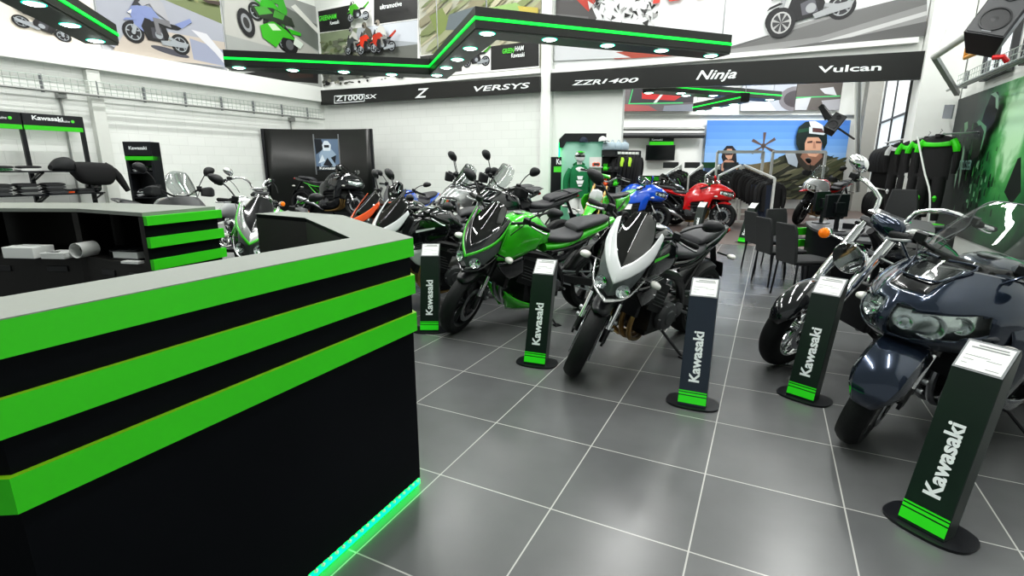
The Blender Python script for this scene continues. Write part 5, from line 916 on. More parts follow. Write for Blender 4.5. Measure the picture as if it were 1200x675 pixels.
blob([(-.48, .02), (.48, .02), (.48, .98), (-.48, .98)], 3, 0); blob([(-.45, .5), (-.1, .7), (-.2, .98), (-.48, .98)], 2, 1); blob([(-.28, .1), (.3, .1), (.36, .5), (.18, .68), (-.16, .68), (-.34, .5)], 0, 2); blob([(-.15, .62), (.14, .62), (.18, .8), (.06, .93), (-.08, .93), (-.18, .8)], 1, 3); blob([(-.1, .72), (.1, .72), (.1, .8), (-.1, .8)], 2, 4); blob([(-.2, .15), (.0, .4), (.2, .15), (.1, .12)], 2, 4); blob([(-.38, .22), (-.2, .5), (-.1, .3)], 1, 4); blob([(.14, .4), (.36, .48), (.3, .2)], 2, 5); blob([(-.48, .02), (.48, .02), (.48, .12), (-.48, .12)], 2, 6); m.build('print', mats_, t, smooth=0, weld=False); text('Kawasaki', W_*.7, .08, 'letter', 'lettering', t, mtx((cx-W_*.35, yy-.03, z0+.02), (1, 0, 0), (0, 0, 1)), 0, .03)
q = atz(388, 262, 0.0); q = Vector((aty(385, 250, 13.6).x, 13.6, 0)); t = thing('display_plinth', 'low round black plinth with green light under it, at the curved board', 'plinth', q); m = MB(); m.lathe([(1.25, .03), (1.3, .05), (1.3, .22), (1.28, .24), (.01, .24)], (0, 0, 0), (0, 0, 1), 0, 40); m.build('platform', 'satin', t); m = MB(); m.lathe([(1.27, .005), (1.28, .005), (1.28, .03), (1.27, .03)], (0, 0, 0), (0, 0, 1), 0, 40, True); m.build('light_ring', 'led', t)
# ---------------------------------------------------------------- loudspeakers and pipes on the right-hand wall
def speaker(label, p, sz, rot, pole=None):
    t = thing('loudspeaker', label, 'loudspeaker', p); t.rotation_euler = rot; x, y, z = sz
    m = MB(); m.slab([(-x/2, -y/2), (x/2, -y/2), (x*.36, y/2), (-x*.36, y/2)], -z/2, z/2, 0); m.build('cabinet', 'satin', t, bevel=.012)
    m = MB(); m.box((0, -y/2-.004, 0), (x*.9, .012, z*.94)); g = m.build('grille', 'dgrey', t, bevel=.004)
    m = MB()
    for c, r in ((-z*.2, x*.36), (z*.25, x*.18)): m.lathe([(r, -.012), (r*1.02, -.02), (r*.9, -.022), (r*.85, -.008), (r*.3, .0), (r*.26, -.012), (.001, -.016)], (0, -y/2-.004, c), (0, 1, 0), 0, 24)
    m.build('driver', 'black', g); m = MB(); m.box((0, -y/2-.016, -z*.43), (.10, .004, .02)); m.build('badge', 'mgrey', g, smooth=0); return t
pB = R(RU-.05, 11.95, 3.45); e0 = aty(1095, 66, 8.6); e1 = aty(1146, 32, 7.4)
speaker('big black loudspeaker on a white wall arm, upper right corner', aty(1172, 24, 7.2), (.44, .42, .74), (rad(-28), rad(20), rad(-50)))
t = thing('speaker_mount', 'white tubular wall arm carrying the big loudspeaker', 'bracket', e0); m = MB(Matrix.Translation(-e0)); m.tube([e0, e1], .055, 0, 14); m.tube([e0+Vector((0, 0, .05)), aty(1122, 4, 8.9), aty(1126, -8, 9.0)], .012, 0, 8); m.build('tube', 'cream', t); m = MB(Matrix.Translation(-e0)); m.beam(e0, aty(1122, 110, 9.4), .07, .07); m.build('brace', 'pipe', t, smooth=0)
m = MB(Matrix.Translation(-e0)); m.lathe([(.09, -.08), (.10, -.02), (.10, .06), (.08, .1)], e1, e1-e0, 0, 18); m.build('coupling', 'black', t)
e2 = aty(978, 146, 11.6); speaker('small black loudspeaker tilted on the pillar, beside the blue poster', e2, (.26, .26, .40), (rad(-25), rad(28), rad(-40)))
m = MB(); m.beam(e2+Vector((.12, .1, -.05)), aty(1001, 163, 12.0), .03, .03); m.beam(e2+Vector((-.1, .12, .12)), aty(962, 124, 11.8), .12, .10); m.beam(aty(962, 124, 11.8), aty(974, 140, 11.6), .10, .10); tag(m.build('speaker_bracket', 'black', smooth=0), 'black hinged bracket of the small tilted loudspeaker', 'bracket')
for lab, mt, pts in (('orange gas pipe bent behind the big loudspeaker', 'opipe', [(1137, 40, 8.2), (1131, 68, 8.3), (1147, 61, 7.6)]), ('red pipe end below the big loudspeaker', 'red', [(1164, 67.5, 6.6), (1176, 66.5, 6.5), (1180, 72, 6.5)]), ('copper pipe running up the far right-hand corner', 'cream', [(1003, 70, 15), (1004, 185, 15)]), ('grey pipe beside the copper pipe in the far corner', 'pipe', [(1008, 70, 14.6), (1005, 225, 14.6)])):
    m = MB(); m.tube([aty(*q) for q in pts], .03 if 'far' not in lab else .05, 0, 8); tag(m.build('pipe', mt), lab, 'pipe')
m = MB(); c = aty(1112, 129, 9.0); d = R(0, 1)-R(0, 0); m.beam(c-d*.25+Vector((0, 0, -.05)), c+d*.28+Vector((0, 0, .0)), .02, .22); t = m.build('wall_box', 'mgrey', smooth=0); tag(t, 'grey slotted box on the white pillar', 'electrical box')
# green poster
G0 = on_u(1119, 120, RU)[0]; p = Poster('wall_poster', 'tall dark green poster of a masked rider on the right-hand wall', 'poster', 'u', RU, 6.6, G0-.02, .35, 2.72, (.02, .07, .05))
r = random.Random(9)
gc = p.W(*p.at(1186, 180))-p.o; GM = glow_mat('green_glow_print', gc, 1.9)
for ch in p.root.children: ch.data.materials[0] = GM
p.px([(1196, 186), (1200, 184), (1200, 225), (1188, 240), (1180, 225)], (.02, .08, .05))
for k in range(130):
    x, y = r.gauss(1147, 9), r.gauss(205, 30); w_, h_ = r.uniform(.5, 2), r.uniform(3, 10); p.px([(x, y), (x+w_, y-h_*.3), (x+w_-h_*.22, y+h_), (x-h_*.22, y+h_)], r.choice([(.03, .12, .07), (.08, .36, .14), (.2, .5, .24), (.02, .05, .04), (.45, .66, .5), (.02, .05, .04)]))
p.px([(1174, 108), (1181, 107), (1183, 116), (1176, 142), (1164, 158), (1158, 150), (1166, 126)], (.02, .03, .03)); p.px([(1172, 110), (1178, 107), (1182, 112), (1181, 128), (1178, 126), (1178, 114)], (.55, .70, .60)); p.px([(1155, 143), (1158, 140), (1167, 148), (1166, 156), (1160, 176), (1157, 174), (1162, 154)], (.35, .55, .42)); p.px([(1152, 150), (1160, 146), (1164, 154), (1158, 182), (1148, 188)], (.02, .04, .04)); p.px([(1140, 144), (1144, 142), (1144, 150), (1140, 156)], (.45, .62, .48))
for k in range(5): x = 1128+k*2.5; p.px([(x, 186+k*2), (x+4, 170), (x+5, 176), (x+1, 205), (x-3, 222)], (.50, .64, .54) if k % 2 else (.04, .10, .07))
a, z = p.at(1129, 199); p.text('GET CLOSER', a, z, .80, .16, flat(.55, .72, .68), 0, .01); p.done()
a0 = atz(1186, 290, .35); t = thing('light_box', 'bright green lit panel behind the touring motorcycle windscreen', 'display', R(RU-.35, 6.35, 0), YAW); m = MB(); m.box((0, 0, 1.15), (.12, .5, 2.3)); m.build('panel', 'satin', t, smooth=0); m = MB(); m.box((-.07, .0, 1.2), (.02, .44, 2.0)); m.build('light', mat('panel_glow', (0, .4, .12), .4, emit=(0, .55, .16), es=.9), t, smooth=0); m = MB(); m.box((0, 0, .02), (.4, .6, .04)); m.build('foot', 'satin', t, smooth=0)
# ---------------------------------------------------------------- the clothing room behind the opening
YR = 18.86
p = Poster('banner_poster', 'huge blue sky poster of a rider in an open helmet and a woman in sunglasses', 'poster', 'y', YR, aty(825.5, 180, YR).x, aty(991, 180, YR).x, .35, aty(900, 141, YR).z, (.42, .62, .88))
for k, c in enumerate(((.33, .53, .84), (.36, .56, .85), (.39, .59, .87), (.45, .64, .88), (.50, .68, .90), (.56, .72, .91))): y0 = 139+k*8; p.px([(820, y0), (995, y0), (995, y0+(9 if k < 5 else 70)), (820, y0+(9 if k < 5 else 70))], c)
p.px([(825, 192), (865, 192), (900, 194), (905, 240), (825, 240)], (.20, .28, .40)); p.px([(858, 196), (912, 188), (940, 192), (940, 250), (858, 250)], (.42, .38, .28))
p.px([(847, 176), (851, 171), (858, 171), (862, 176), (863, 192), (856, 196), (847, 190), (845, 184)], (.14, .13, .15)); p.px([(849, 178), (852, 174.5), (857, 174.5), (859, 179), (857, 186), (853, 187), (850, 184)], (.80, .62, .52)); p.px([(849, 179), (858.5, 178), (858, 181.5), (850, 182)], (.2, .18, .2)); p.px([(845, 192), (850, 187), (858, 188), (863, 193), (864, 210), (844, 210)], (.74, .56, .48)); p.px([(848, 196), (862, 196), (865, 215), (846, 215)], (.2, .22, .26))
p.px([(893, 172), (894, 172), (894.3, 200), (892.7, 200)], (.30, .27, .26)); p.oval(p.at(894, 171), .09, .09, (.30, .25, .22))
for a in (0, 58, 122, 180, 238, 302): t_ = rad(a+32); c0 = p.at(894, 171); q = (math.cos(t_), math.sin(t_)); n_ = (-q[1], q[0]); p.poly([(c0[0]+q[0]*f+n_[0]*g, c0[1]+q[1]*f+n_[1]*g) for f, g in ((.06, .02), (.46, .055), (.46, -.055), (.06, -.02))], (.38, .31, .28))
p.px([(902, 196), (912, 184), (928, 178), (955, 178), (975, 184), (985, 196), (992, 215), (992, 250), (898, 250), (898, 215)], (.25, .26, .20)); p.grain([(.36, .36, .27), (.17, .18, .14), (.45, .44, .36), (.29, .31, .22)], 110, p.at(903, 200)[0], p.at(985, 200)[0], p.at(900, 240)[1], p.at(900, 186)[1], .12, .4, 21); p.px([(918, 180), (928, 178), (935, 182), (932, 196), (922, 192)], (.62, .66, .70)); p.px([(930, 180), (938, 177), (962, 178), (966, 184), (958, 200), (944, 202), (934, 192)], (.20, .18, .15))
p.px([(936, 184), (940, 176), (960, 176), (962, 184), (952, 194), (944, 193)], (.55, .40, .33)); p.px([(941, 166), (945, 160), (958, 161), (961, 168), (960, 178), (954, 184), (946, 183), (941, 176)], (.80, .62, .52)); p.px([(944, 166), (950, 165), (950, 167.5), (944, 168)], (.3, .2, .18)); p.px([(954, 165.5), (960, 166), (960, 168), (954, 168)], (.3, .2, .18)); p.px([(951, 166), (953, 166), (954, 174), (950.5, 174)], (.68, .50, .42)); p.px([(947, 178), (956, 178), (955, 180), (948, 180)], (.55, .30, .28))
p.px([(931, 160), (934, 149), (942, 143), (952, 142), (962, 147), (967, 156), (967, 168), (963, 176), (961, 166), (957, 161), (944, 161), (941, 168), (941, 178), (934, 176), (931, 169)], (.04, .12, .11)); p.px([(946, 142.5), (953, 142), (962, 147), (963, 151), (948, 149)], (.90, .92, .92)); p.px([(946, 149), (963, 150), (966, 156), (963, 158.5), (946, 156.5)], (.80, .83, .85)); p.px([(950, 150), (961, 151), (964, 156), (950, 155)], (.36, .22, .22)); p.px([(933, 152), (946, 150), (946, 154), (933, 156)], (.10, .28, .2)); p.done()
for lab, x0, x1, y0, y1, c in (('grey and red picture panel high on the rear wall, leftmost', 730, 812, 92, 130.5, (.40, .38, .39)), ('pale picture panel with a dark ring high on the rear wall', 868, 931, 92, 130, (.66, .68, .72)), ('dark green-edged picture panel high on the rear wall, rightmost', 931.5, 984, 90, 129, (.36, .34, .33))):
    p = Poster('wall_picture', lab, 'picture', 'y', YR-.1, aty(x0, 120, YR-.1).x, aty(x1, 120, YR-.1).x, aty(x0, y1, YR-.1).z, aty(x0, y0-8, YR-.1).z, c, 'picture panels on the rear wall')
    if x0 < 800:
        p.px([(740, 100), (812, 100), (812, 120), (736, 122)], (.25, .24, .26)); p.px([(752, 108), (800, 112), (790, 118), (752, 116)], (.72, .22, .22)); p.px([(730, 122), (760, 124), (770, 130), (730, 131)], (.62, .36, .36)); p.px([(764, 122), (776, 108), (779, 108), (768, 122)], (.8, .8, .8)); p.px([(736, 121), (800, 120), (800, 121.3), (736, 122.3)], (.3, .75, .45)); p.px([(736, 122), (742, 100), (743, 100), (737.5, 122)], (.3, .75, .45)); p.px([(778, 124), (812, 122), (812, 131), (776, 131)], (.5, .52, .56))
    elif x0 < 900: p.oval(p.at(933, 116), .62, .42, (.45, .44, .46)); p.oval(p.at(933, 116), .45, .28, (.26, .24, .26)); p.px([(868, 122), (900, 118), (910, 131), (868, 131)], (.8, .83, .88))
    else: p.px([(931, 114), (984, 112), (984, 113.3), (931, 115.2)], (.3, .75, .45)); p.px([(960, 104), (976, 102), (980, 112), (966, 110)], (.75, .76, .78)); p.px([(931, 116), (950, 114), (944, 130), (931, 131)], (.72, .73, .75)); p.px([(962, 118), (984, 116), (984, 130), (966, 130)], (.62, .62, .64))
    p.done()
def zc(x, y): return atz(x, y, 3.62).xy
def far_canopy(label, a, b, zb, W, rows):
    P = [Vector(a), Vector(b)]; d = P[1]-P[0]; pts = []
    for q, fs in rows:
        o_ = off(P, q*W); pts += [o_[0]+(o_[1]-o_[0])*f for f in fs]
    t = canopy('light_canopy', label, P, 1, W, pts, zb, zb+.24, r=1.5)
    for o in t.children:
        if o.name.startswith('light_strip'): o.location.z += zb+.12-3.0
far_canopy('far black light canopy over the clothing room, upper green strip', zc(770, 100.5), zc(916, 112), 3.5, .6, ((.22, (.2, .45, .7, .93)), (.75, (.02, .3, .6))))
far_canopy('far black light canopy over the clothing room, lower green strip', atz(812, 126, 3.3).xy, atz(868, 114, 3.3).xy, 3.18, .26, ((.5, (.1, .45, .8)),))
a, b = aty(757, 170, YR), aty(789.5, 188, YR); t = thing('television', 'black flat television on the rear wall below a small header', 'television', ((a.x+b.x)/2, YR-.05, b.z)); m = MB(); m.box((0, 0, (a.z-b.z)/2), (b.x-a.x, .07, a.z-b.z)); m.build('bezel', 'black', t, bevel=.01); m = MB(); m.box((0, -.037, (a.z-b.z)/2), (b.x-a.x-.06, .004, a.z-b.z-.06)); m.build('screen', 'screen_off', t, smooth=0)
a, b = aty(761, 161.5, YR), aty(788.5, 170, YR); t = thing('header_sign', 'small black and green header sign above the television', 'sign', ((a.x+b.x)/2, YR-.04, b.z)); m = MB(); w_, h_ = b.x-a.x, a.z-b.z; m.box((0, 0, h_*.73), (w_, .08, h_*.54)); m.build('panel', 'satin', t, smooth=0); m = MB(); m.box((0, 0, h_*.23), (w_, .08, h_*.46)); m.build('green_stripe', 'cgreen', t, smooth=0); text('Kawasaki', w_*.45, h_*.3, 'letter', 'lettering', t, mtx((-w_*.42, -.043, h_*.6), (1, 0, 0), (0, 0, 1)), 0, .03)
for lab, y, r_ in (('upper grey duct pipe on the rear wall', 151, .06), ('lower dark duct pipe on the rear wall', 158.8, .09)): a, b = aty(731, y, YR-.1), aty(825, y+.5, YR-.1); m = MB(); m.tube([(a.x-1.5, YR-.1, a.z), (b.x, YR-.1, a.z)], r_, 0, 10); tag(m.build('duct_pipe', 'pipe' if r_ < .07 else 'dgrey'), lab, 'pipe')
# clothes rails: white frames with sloping arms of black jackets
def jacket_mesh(cols, w=.46, h=.72, dep=.10):
    mb = MB(); hanging_mesh(mb, w, h, dep, .85, 0, True, 1); return mb
PROTO = {}
def garment(kind, label, loc, rz, group, first={}):
    cat = {'suit': 'racing suit', 'trousers': 'trousers'}.get(kind.split('_')[0], 'jacket')
    if kind in PROTO: return dup(PROTO[kind], label, group, loc, rz)
    t = thing('racing_suit' if cat == 'racing suit' else cat, label, cat, loc, rz, group)
    m = MB(); m.tube([(0, 0, .0), (.0, 0, .05), (.025, 0, .075), (.0, 0, .10)], .004, 0, 5); m.tube([(-.17, 0, -.04), (0, 0, .0), (.17, 0, -.04)], .008, 0, 6); m.build('hanger', 'satin', t)
    c1, c2 = {'jacket_black': ('cloth_b', 'cloth_c'), 'jacket_green': ('cloth_b', 'cgreen'), 'jacket_grey': ('cloth_c', 'dgrey'), 'jacket_hivis': ('cloth_b', 'hivis'), 'jacket_white': ('cloth_b', 'white_p'), 'suit_green': ('cloth_b', 'cgreen'), 'suit_white': ('cloth_b', 'white_p'), 'jacket_long': ('cloth_b', 'cloth_c'), 'trousers': ('denim', 'denim')}[kind]
    if kind == 'trousers':
        m = MB()
        for s in (1, -1): m.tube([(s*.09, 0, -.05), (s*.10, 0, -.4), (s*.11, 0, -1.0)], [.10, .085, .06], 0, 12, smooth=8)
        m.build('fabric', c1, t); return PROTO.setdefault(kind, t)
    m = MB(); hanging_mesh(m, .48, 1.0 if kind == 'jacket_long' else .72, .11, .85, 0, False); m.build('torso', c1, t)
    for s in (1, -1):
        m = MB(); m.tube([(s*.19, 0, -.07), (s*.265, 0, -.20), (s*.285, .01, -.42), (s*.27, .03, -.62)], [.045, .055, .05, .036], 0, 9, smooth=9); sl = m.build('sleeve', c1, t)
        if c2 not in ('cloth_c', 'dgrey'): m = MB(); m.tube([(s*.20, -.012, -.075), (s*.262, -.012, -.19), (s*.276, -.012, -.27)], [.046, .056, .05], 0, 9, smooth=6); m.build('shoulder_patch', c2, sl)
    if c2 not in ('cloth_c', 'dgrey'):
        m = MB(); m.patch(fine([[(-.2, -.055, -.10), (0, -.075, -.12), (.2, -.055, -.10)], [(-.2, -.06, -.18), (0, -.08, -.19), (.2, -.06, -.18)]], 8, 4)); m.patch(fine([[(-.2, .055, -.10), (0, .075, -.12), (.2, .055, -.10)], [(-.2, .06, -.18), (0, .08, -.19), (.2, .06, -.18)]], 8, 4)); m.build('chest_panel', c2, t, solid=.006)
    m = MB(); m.lathe([(.075, 0), (.06, .05), (.055, .05), (.065, 0)], (0, 0, -.03), (0, 0, 1), 0, 14, True); m.build('collar', c1, t)
    if kind.startswith('suit'):
        for s in (1, -1): m = MB(); m.tube([(s*.10, 0, -.68), (s*.12, -.01, -1.0), (s*.12, .02, -1.4)], [.10, .085, .055], 0, 12, smooth=8); m.tube([(s*.12, -.07, -.98), (s*.12, -.09, -1.02), (s*.12, -.07, -1.08)], [.02, .035, .02], 1, 8); m.build('trouser_leg', [c1, c2], t)
    return PROTO.setdefault(kind, t)
def hung(kinds, label, group, a, b, n, rz, swing=.0):
    for k in range(n):
        f = (k+.5)/n; garment(kinds[k % len(kinds)], label, Vector(a)+(Vector(b)-Vector(a))*f-Vector((0, 0, .10)), rz+random.uniform(-swing, swing), group)
racks = [(772, 798, 15.3), (801, 823, 15.5), (821, 843, 15.7), (836, 868, 15.9)]
nm_ = ('leftmost', 'second from the left', 'third from the left', 'fourth from the left')
for i, (x0, x1, y) in enumerate(racks):
    lo = aty(x0+6, 206, y-.7); hi = aty(x1, 193.5, y+.5); t = thing('clothes_rack', 'white clothes rack with a sloping arm, %s before the rear wall' % nm_[i], 'clothes rack', (hi.x, hi.y, 0), 0, 'sloping clothes racks'); o_ = Vector((hi.x, hi.y, 0))
    m = MB(); m.beam(lo-o_, hi-o_, .035, .05); m.build('arm', 'plas_w', t, smooth=0)
    m = MB(); m.box((0, 0, hi.z/2), (.06, .06, hi.z)); m.build('post', 'plas_w', t, smooth=0); m = MB(); m.box((lo.x-hi.x, lo.y-hi.y, lo.z/2), (.04, .04, lo.z)); m.build('post', 'plas_w', t, smooth=0)
    m = MB(); m.box((0, 0, .03), (.6, .06, .05)); m.box((lo.x-hi.x, lo.y-hi.y, .03), (.6, .06, .05)); m.build('foot', 'plas_w', t, smooth=0)
    m = MB(); m.box((-.30, .02, hi.z+.0), (.46, .03, .17)); m.build('header_board', 'dkgreen' if i == 2 else 'dgrey', t, smooth=0)
    hung((('jacket_black', 'jacket_grey', 'jacket_green'), ('jacket_black', 'jacket_green', 'jacket_black'), ('jacket_green', 'jacket_black', 'jacket_white'), ('jacket_black', 'jacket_white', 'jacket_grey'))[i], 'jacket hanging from the sloping rack arm, %s rack' % nm_[i], 'jackets on the %s sloping rack' % ('first', 'second', 'third', 'fourth')[i], lo+Vector((0, 0, -.03)), hi+Vector((0, 0, -.03)), 7, math.atan2(hi.y-lo.y, hi.x-lo.x)+rad(90), .15)
for lab, x0, x1, y, kinds, n, grp in (('white tube clothes rail before the woman on the blue poster', 841, 895, 15.6, ('jacket_grey',), 0, ''), ('white tube clothes rail before the helmeted rider on the blue poster', 906, 968, 15.4, ('jacket_grey',), 0, '')):
    a, b = aty(x0, 178, y), aty(x1, 178, y); t = thing('clothes_rail', lab, 'clothes rail', ((a.x+b.x)/2, y, 0)); hw = (b.x-a.x)/2
    m = MB(); m.beam((-hw, 0, a.z), (hw, 0, a.z), .06, .08); m.build('top_bar', 'plas_w', t, smooth=0)
    for s in (-1, 1):
        m = MB(); m.box((s*hw, 0, a.z/2), (.06, .06, a.z)); m.build('post', 'plas_w', t, smooth=0); m = MB(); m.box((s*hw, 0, .03), (.06, .7, .05)); m.build('foot', 'plas_w', t, smooth=0)
lo, hi = aty(908, 209, 12.6), aty(872, 193.5, 14.2); t = thing('clothes_rack', 'white clothes rack with a down-sloping arm beside the slim price stand', 'clothes rack', (hi.x, hi.y, 0)); o_ = Vector((hi.x, hi.y, 0)); m = MB(); m.beam(lo-o_, hi-o_, .035, .05); m.build('arm', 'plas_w', t, smooth=0)
for q in (lo, hi): m = MB(); m.box((q.x-hi.x, q.y-hi.y, q.z/2), (.05, .05, q.z)); m.build('post', 'plas_w', t, smooth=0); m = MB(); m.box((q.x-hi.x, q.y-hi.y, .03), (.7, .06, .05)); m.build('foot', 'plas_w', t, smooth=0)
hung(('jacket_black', 'jacket_grey', 'jacket_black'), 'dark jacket on the down-sloping rack behind the slim price stand', 'dark jackets behind the slim price stand', lo, hi, 11, math.atan2(hi.y-lo.y, hi.x-lo.x)+rad(90)-rad(25), .08)
for k in range(5): q = aty(884+k*4.2, 222, 13.2-k*.1); garment('trousers', 'dark trousers hanging low on the rack behind the slim price stand', Vector((q.x, q.y, 1.12)), rad(70), 'trousers behind the slim price stand')
# right-hand wall clothing
def rail_u(name, label, u, n0, n1, z, mt='plas_w'):
    t = thing(name, label, 'clothes rail', R(u, n0, z)); X = Matrix.Translation(-Vector(t.location)); m = MB(X); m.tube([R(u, n0, z), R(u, n1, z)], .018, 0, 8); m.build('bar', mt, t)
    for n in (n0+.05, (n0+n1)/2, n1-.05): m = MB(X); m.tube([R(u, n, z), R(RU, n, z+.02)], .014, 0, 6); m.build('wall_arm', mt, t)
    return t
UR = 2.62
nA_, zA_ = on_u(1062, 164, UR); nB_, zB_ = on_u(1014, 164, UR); nB_ = min(nB_, 17.0)
rail_u('clothes_rail', 'white wall rail carrying the row of long black garments', UR, nA_-.1, nB_, 2.12)
hung(('jacket_long',), 'long black jacket in the row on the white wall rail', 'black jackets on the white wall rail', R(UR, nA_, 2.1), R(UR, nB_-.1, 2.1), 16, YAW, .12)
hung(('jacket_black',), 'black jacket on the lower row along the right-hand wall', 'black jackets on the lower wall rail', R(UR, nA_, 1.0), R(UR, nB_-.1, 1.0), 14, YAW, .12); rail_u('clothes_rail', 'lower wall rail below the long black garments', UR, nA_-.1, nB_, 1.02, 'steel')
US = 2.45
for k, (x, kd, lab) in enumerate(((1060, 'suit_white', 'black and white racing suit, beside the black jackets'), (1074, 'suit_green', 'green and black racing suit, second from the black jackets'), (1088, 'suit_green', 'green and black racing suit, third from the black jackets'), (1101, 'suit_green', 'green and black racing suit next to the green wall poster'))):
    n, z = on_u(x, 162, US); garment(kd, lab, R(US, n, 2.02), YAW+rad(-35), 'racing suits on hangers')
n0, n1 = on_u(1106, 160, US)[0], on_u(1056, 160, US)[0]; rail_u('clothes_rail', 'steel rail carrying the racing suits', US, n0, n1, 2.03, 'steel')
a = aty(1075, 160, 8.8); m = MB(); m.tube([a, aty(1083, 200, 8.6), aty(1090, 235, 8.4), Vector((aty(1091, 262, 8.3).x, 8.3, .0))], .014, 0, 8, smooth=14); tag(m.build('bent_pole', 'plas_w'), 'thin bent white pole before the racing suits', 'pole')
# ---------------------------------------------------------------- green-lit clothing display by the white pilaster
YD = 12.75
def DX(x, y=200, Y=YD): return aty(x, y, Y).x
x0, x1, zt = DX(656), DX(706), aty(680, 158, YD).z; t = thing('lit_display', 'rounded display panel with green glow behind the hoodie mannequin', 'display', ((x0+x1)/2, YD, 0)); hw = (x1-x0)/2
prof = [(-hw, 0), (hw, 0), (hw, zt-.12), (hw-.12, zt), (-hw+.12, zt), (-hw+.03, zt-.03), (-hw, zt-.12)]
m = MB(); m.prism(prof, .0, .05, 0); m.build('panel', mat('mint_panel', (.42, .62, .54), .5, emit=(.03, .5, .3), es=.16), t, smooth=0); m = MB(); m.prism([(-hw-.03, zt-.30), (-hw-.03, zt-.1), (-hw+.1, zt+.03), (hw+.05, zt+.03), (hw+.05, zt-.16), (-hw+.14, zt-.16), (-hw+.06, zt-.30)], -.06, .06, 0); m.build('header', 'satin', t, smooth=0); m = MB(); m.box((-hw-.025, .0, zt*.46), (.03, .06, zt*.92)); m.build('light_edge', 'led', t, smooth=0)
q = Vector((DX(651), YD-.12, 0)); h = aty(651, 184, YD-.12).z; t = thing('display_pillar', 'narrow black display pillar with green stripe left of the hoodie mannequin', 'display', q); w_ = DX(657)-DX(645); m = MB(); m.box((0, 0, h/2), (w_, .14, h)); m.build('pillar', 'satin', t, smooth=0); m = MB(); m.box((w_*.12, -.073, h*.835), (w_*.72, .006, .13)); m.build('green_stripe', 'letterg', t, smooth=0); text('Ka', w_*.5, .13, 'letter', 'lettering', t, mtx((0, -.074, h*.9), (1, 0, 0), (0, 0, 1)), 0, .03)
# mannequin: headless torso form with a hoodie, arms hanging
q = Vector((DX(676), YD-.45, 0)); t = thing('mannequin', 'white mannequin wearing a dark green hoodie and pale shorts', 'mannequin', q, rad(-90)); k_ = 1.02
m = MB(); m.tube([(0, 0, 0), (0, 0, .1)], .16, 0, 16)
for s in (1, -1): m.tube([(.0, s*.11, .06), (.0, s*.10, .5), (.0, s*.09, .92)], [.05, .06, .085], 0, 10, smooth=8)
m.tube([(0, 0, .85), (0, 0, 1.1), (0, 0, 1.45), (.02, 0, 1.56), (.03, 0, 1.72)], [.15, .13, .15, .06, .085], 0, 14, smooth=14); m.build('figure', 'plas_w', t)
m = MB(); rows = []
for z, a_, b_ in ((.80, .17, .23), (.95, .17, .24), (1.2, .165, .23), (1.40, .15, .235), (1.50, .10, .17), (1.56, .09, .10)): rows.append([(b_ and a_*math.cos(u_), b_*math.sin(u_), z) for u_ in (2*math.pi*i/18 for i in range(18))])
m.loft(rows)
for s in (1, -1): m.tube([(0, s*.19, 1.45), (.0, s*.29, 1.25), (.02, s*.31, 1.02), (.06, s*.29, .80)], [.075, .075, .068, .055], 0, 10, smooth=10)
m.tube([(-.06, -.10, 1.53), (-.12, 0, 1.58), (-.06, .10, 1.53)], .06, 0, 10, smooth=8); h_ = m.build('hoodie', 'hoodie', t); m = MB()
for pts in ([(-.07, 1.30), (.07, 1.30), (.05, 1.22), (-.05, 1.22)], [(-.09, 1.20), (.09, 1.20), (.06, 1.12), (-.06, 1.12)], [(-.05, 1.10), (.06, 1.10), (.03, 1.06), (-.03, 1.06)]): m.add([(.19, y_, z) for y_, z in pts], [(0, 1, 2, 3)])
m.build('chest_print', 'letter', h_, smooth=0); m = MB()
for s in (1, -1): m.tube([(.0, s*.10, .82), (.0, s*.12, .6), (.0, s*.12, .42)], [.13, .125, .12], 0, 12, smooth=8)
m.build('shorts', 'paper', t)
helmet('helmet', 'white and green motocross helmet with peak on the hoodie mannequin', q+Vector((-.0, -.03, 1.62)), rad(-85), 'white_p', 'cgreen', .95, peak=True)
for k, (x, y, c, l) in enumerate(((682, 162, 'blue', 'navy cap on top of the green-lit display'), (704, 161, 'white_p', 'pale cap with dark peak on top of the green-lit display'))):
    t = thing('cap', l, 'cap', (DX(x), YD-.1, aty(x, y+5, YD).z), rad(-60)); m = MB(); m.lathe([(.10, 0), (.10, .05), (.08, .09), (.03, .12), (.001, .125)], (0, 0, 0), (0, 0, 1), 0, 18); m.build('crown', 'denim' if k == 0 else 'plas_w', t); m = MB(); m.body([(.06, .0, .012, .09, 2.4), (.17, -.005, .006, .08, 2.4), (.21, -.012, -.004, .03, 2)], 0, 12, 6); m.build('peak', 'denim' if k == 0 else 'dgrey', t)
# white shelf tower with goggles, dark shelving and hanging jackets
xa, xb = DX(689), DX(703); zt = aty(695, 184, YD-.3).z; t = thing('shelf_tower', 'narrow white shelf tower with goggles beside the hoodie mannequin', 'display', ((xa+xb)/2, YD-.25, 0)); hw = (xb-xa)/2
m = MB(); m.box((0, .06, zt/2), (hw*2, .03, zt)); m.build('back_panel', 'plas_w', t, smooth=0)
for z in (.45, .85, 1.2, 1.5): m = MB(); m.box((0, -.04, z), (hw*2, .18, .02)); m.build('shelf', 'plas_w', t, smooth=0)
def goggles(label, p, c, grp=None):
    t = thing('goggles', label, 'goggles', p, 0, grp); m = MB(); m.body([(-.09, .0, .07, .02, 2.5), (-.05, -.01, .09, .04, 2.5), (0, .01, .085, .045, 2.5), (.05, -.01, .09, .04, 2.5), (.09, .0, .07, .02, 2.5)], 0, 12, 10); m.build('frame', c, t); m = MB(); m.box((0, -.045, .045), (.13, .012, .05)); m.build('lens', 'gloss', t, bevel=.005); return t
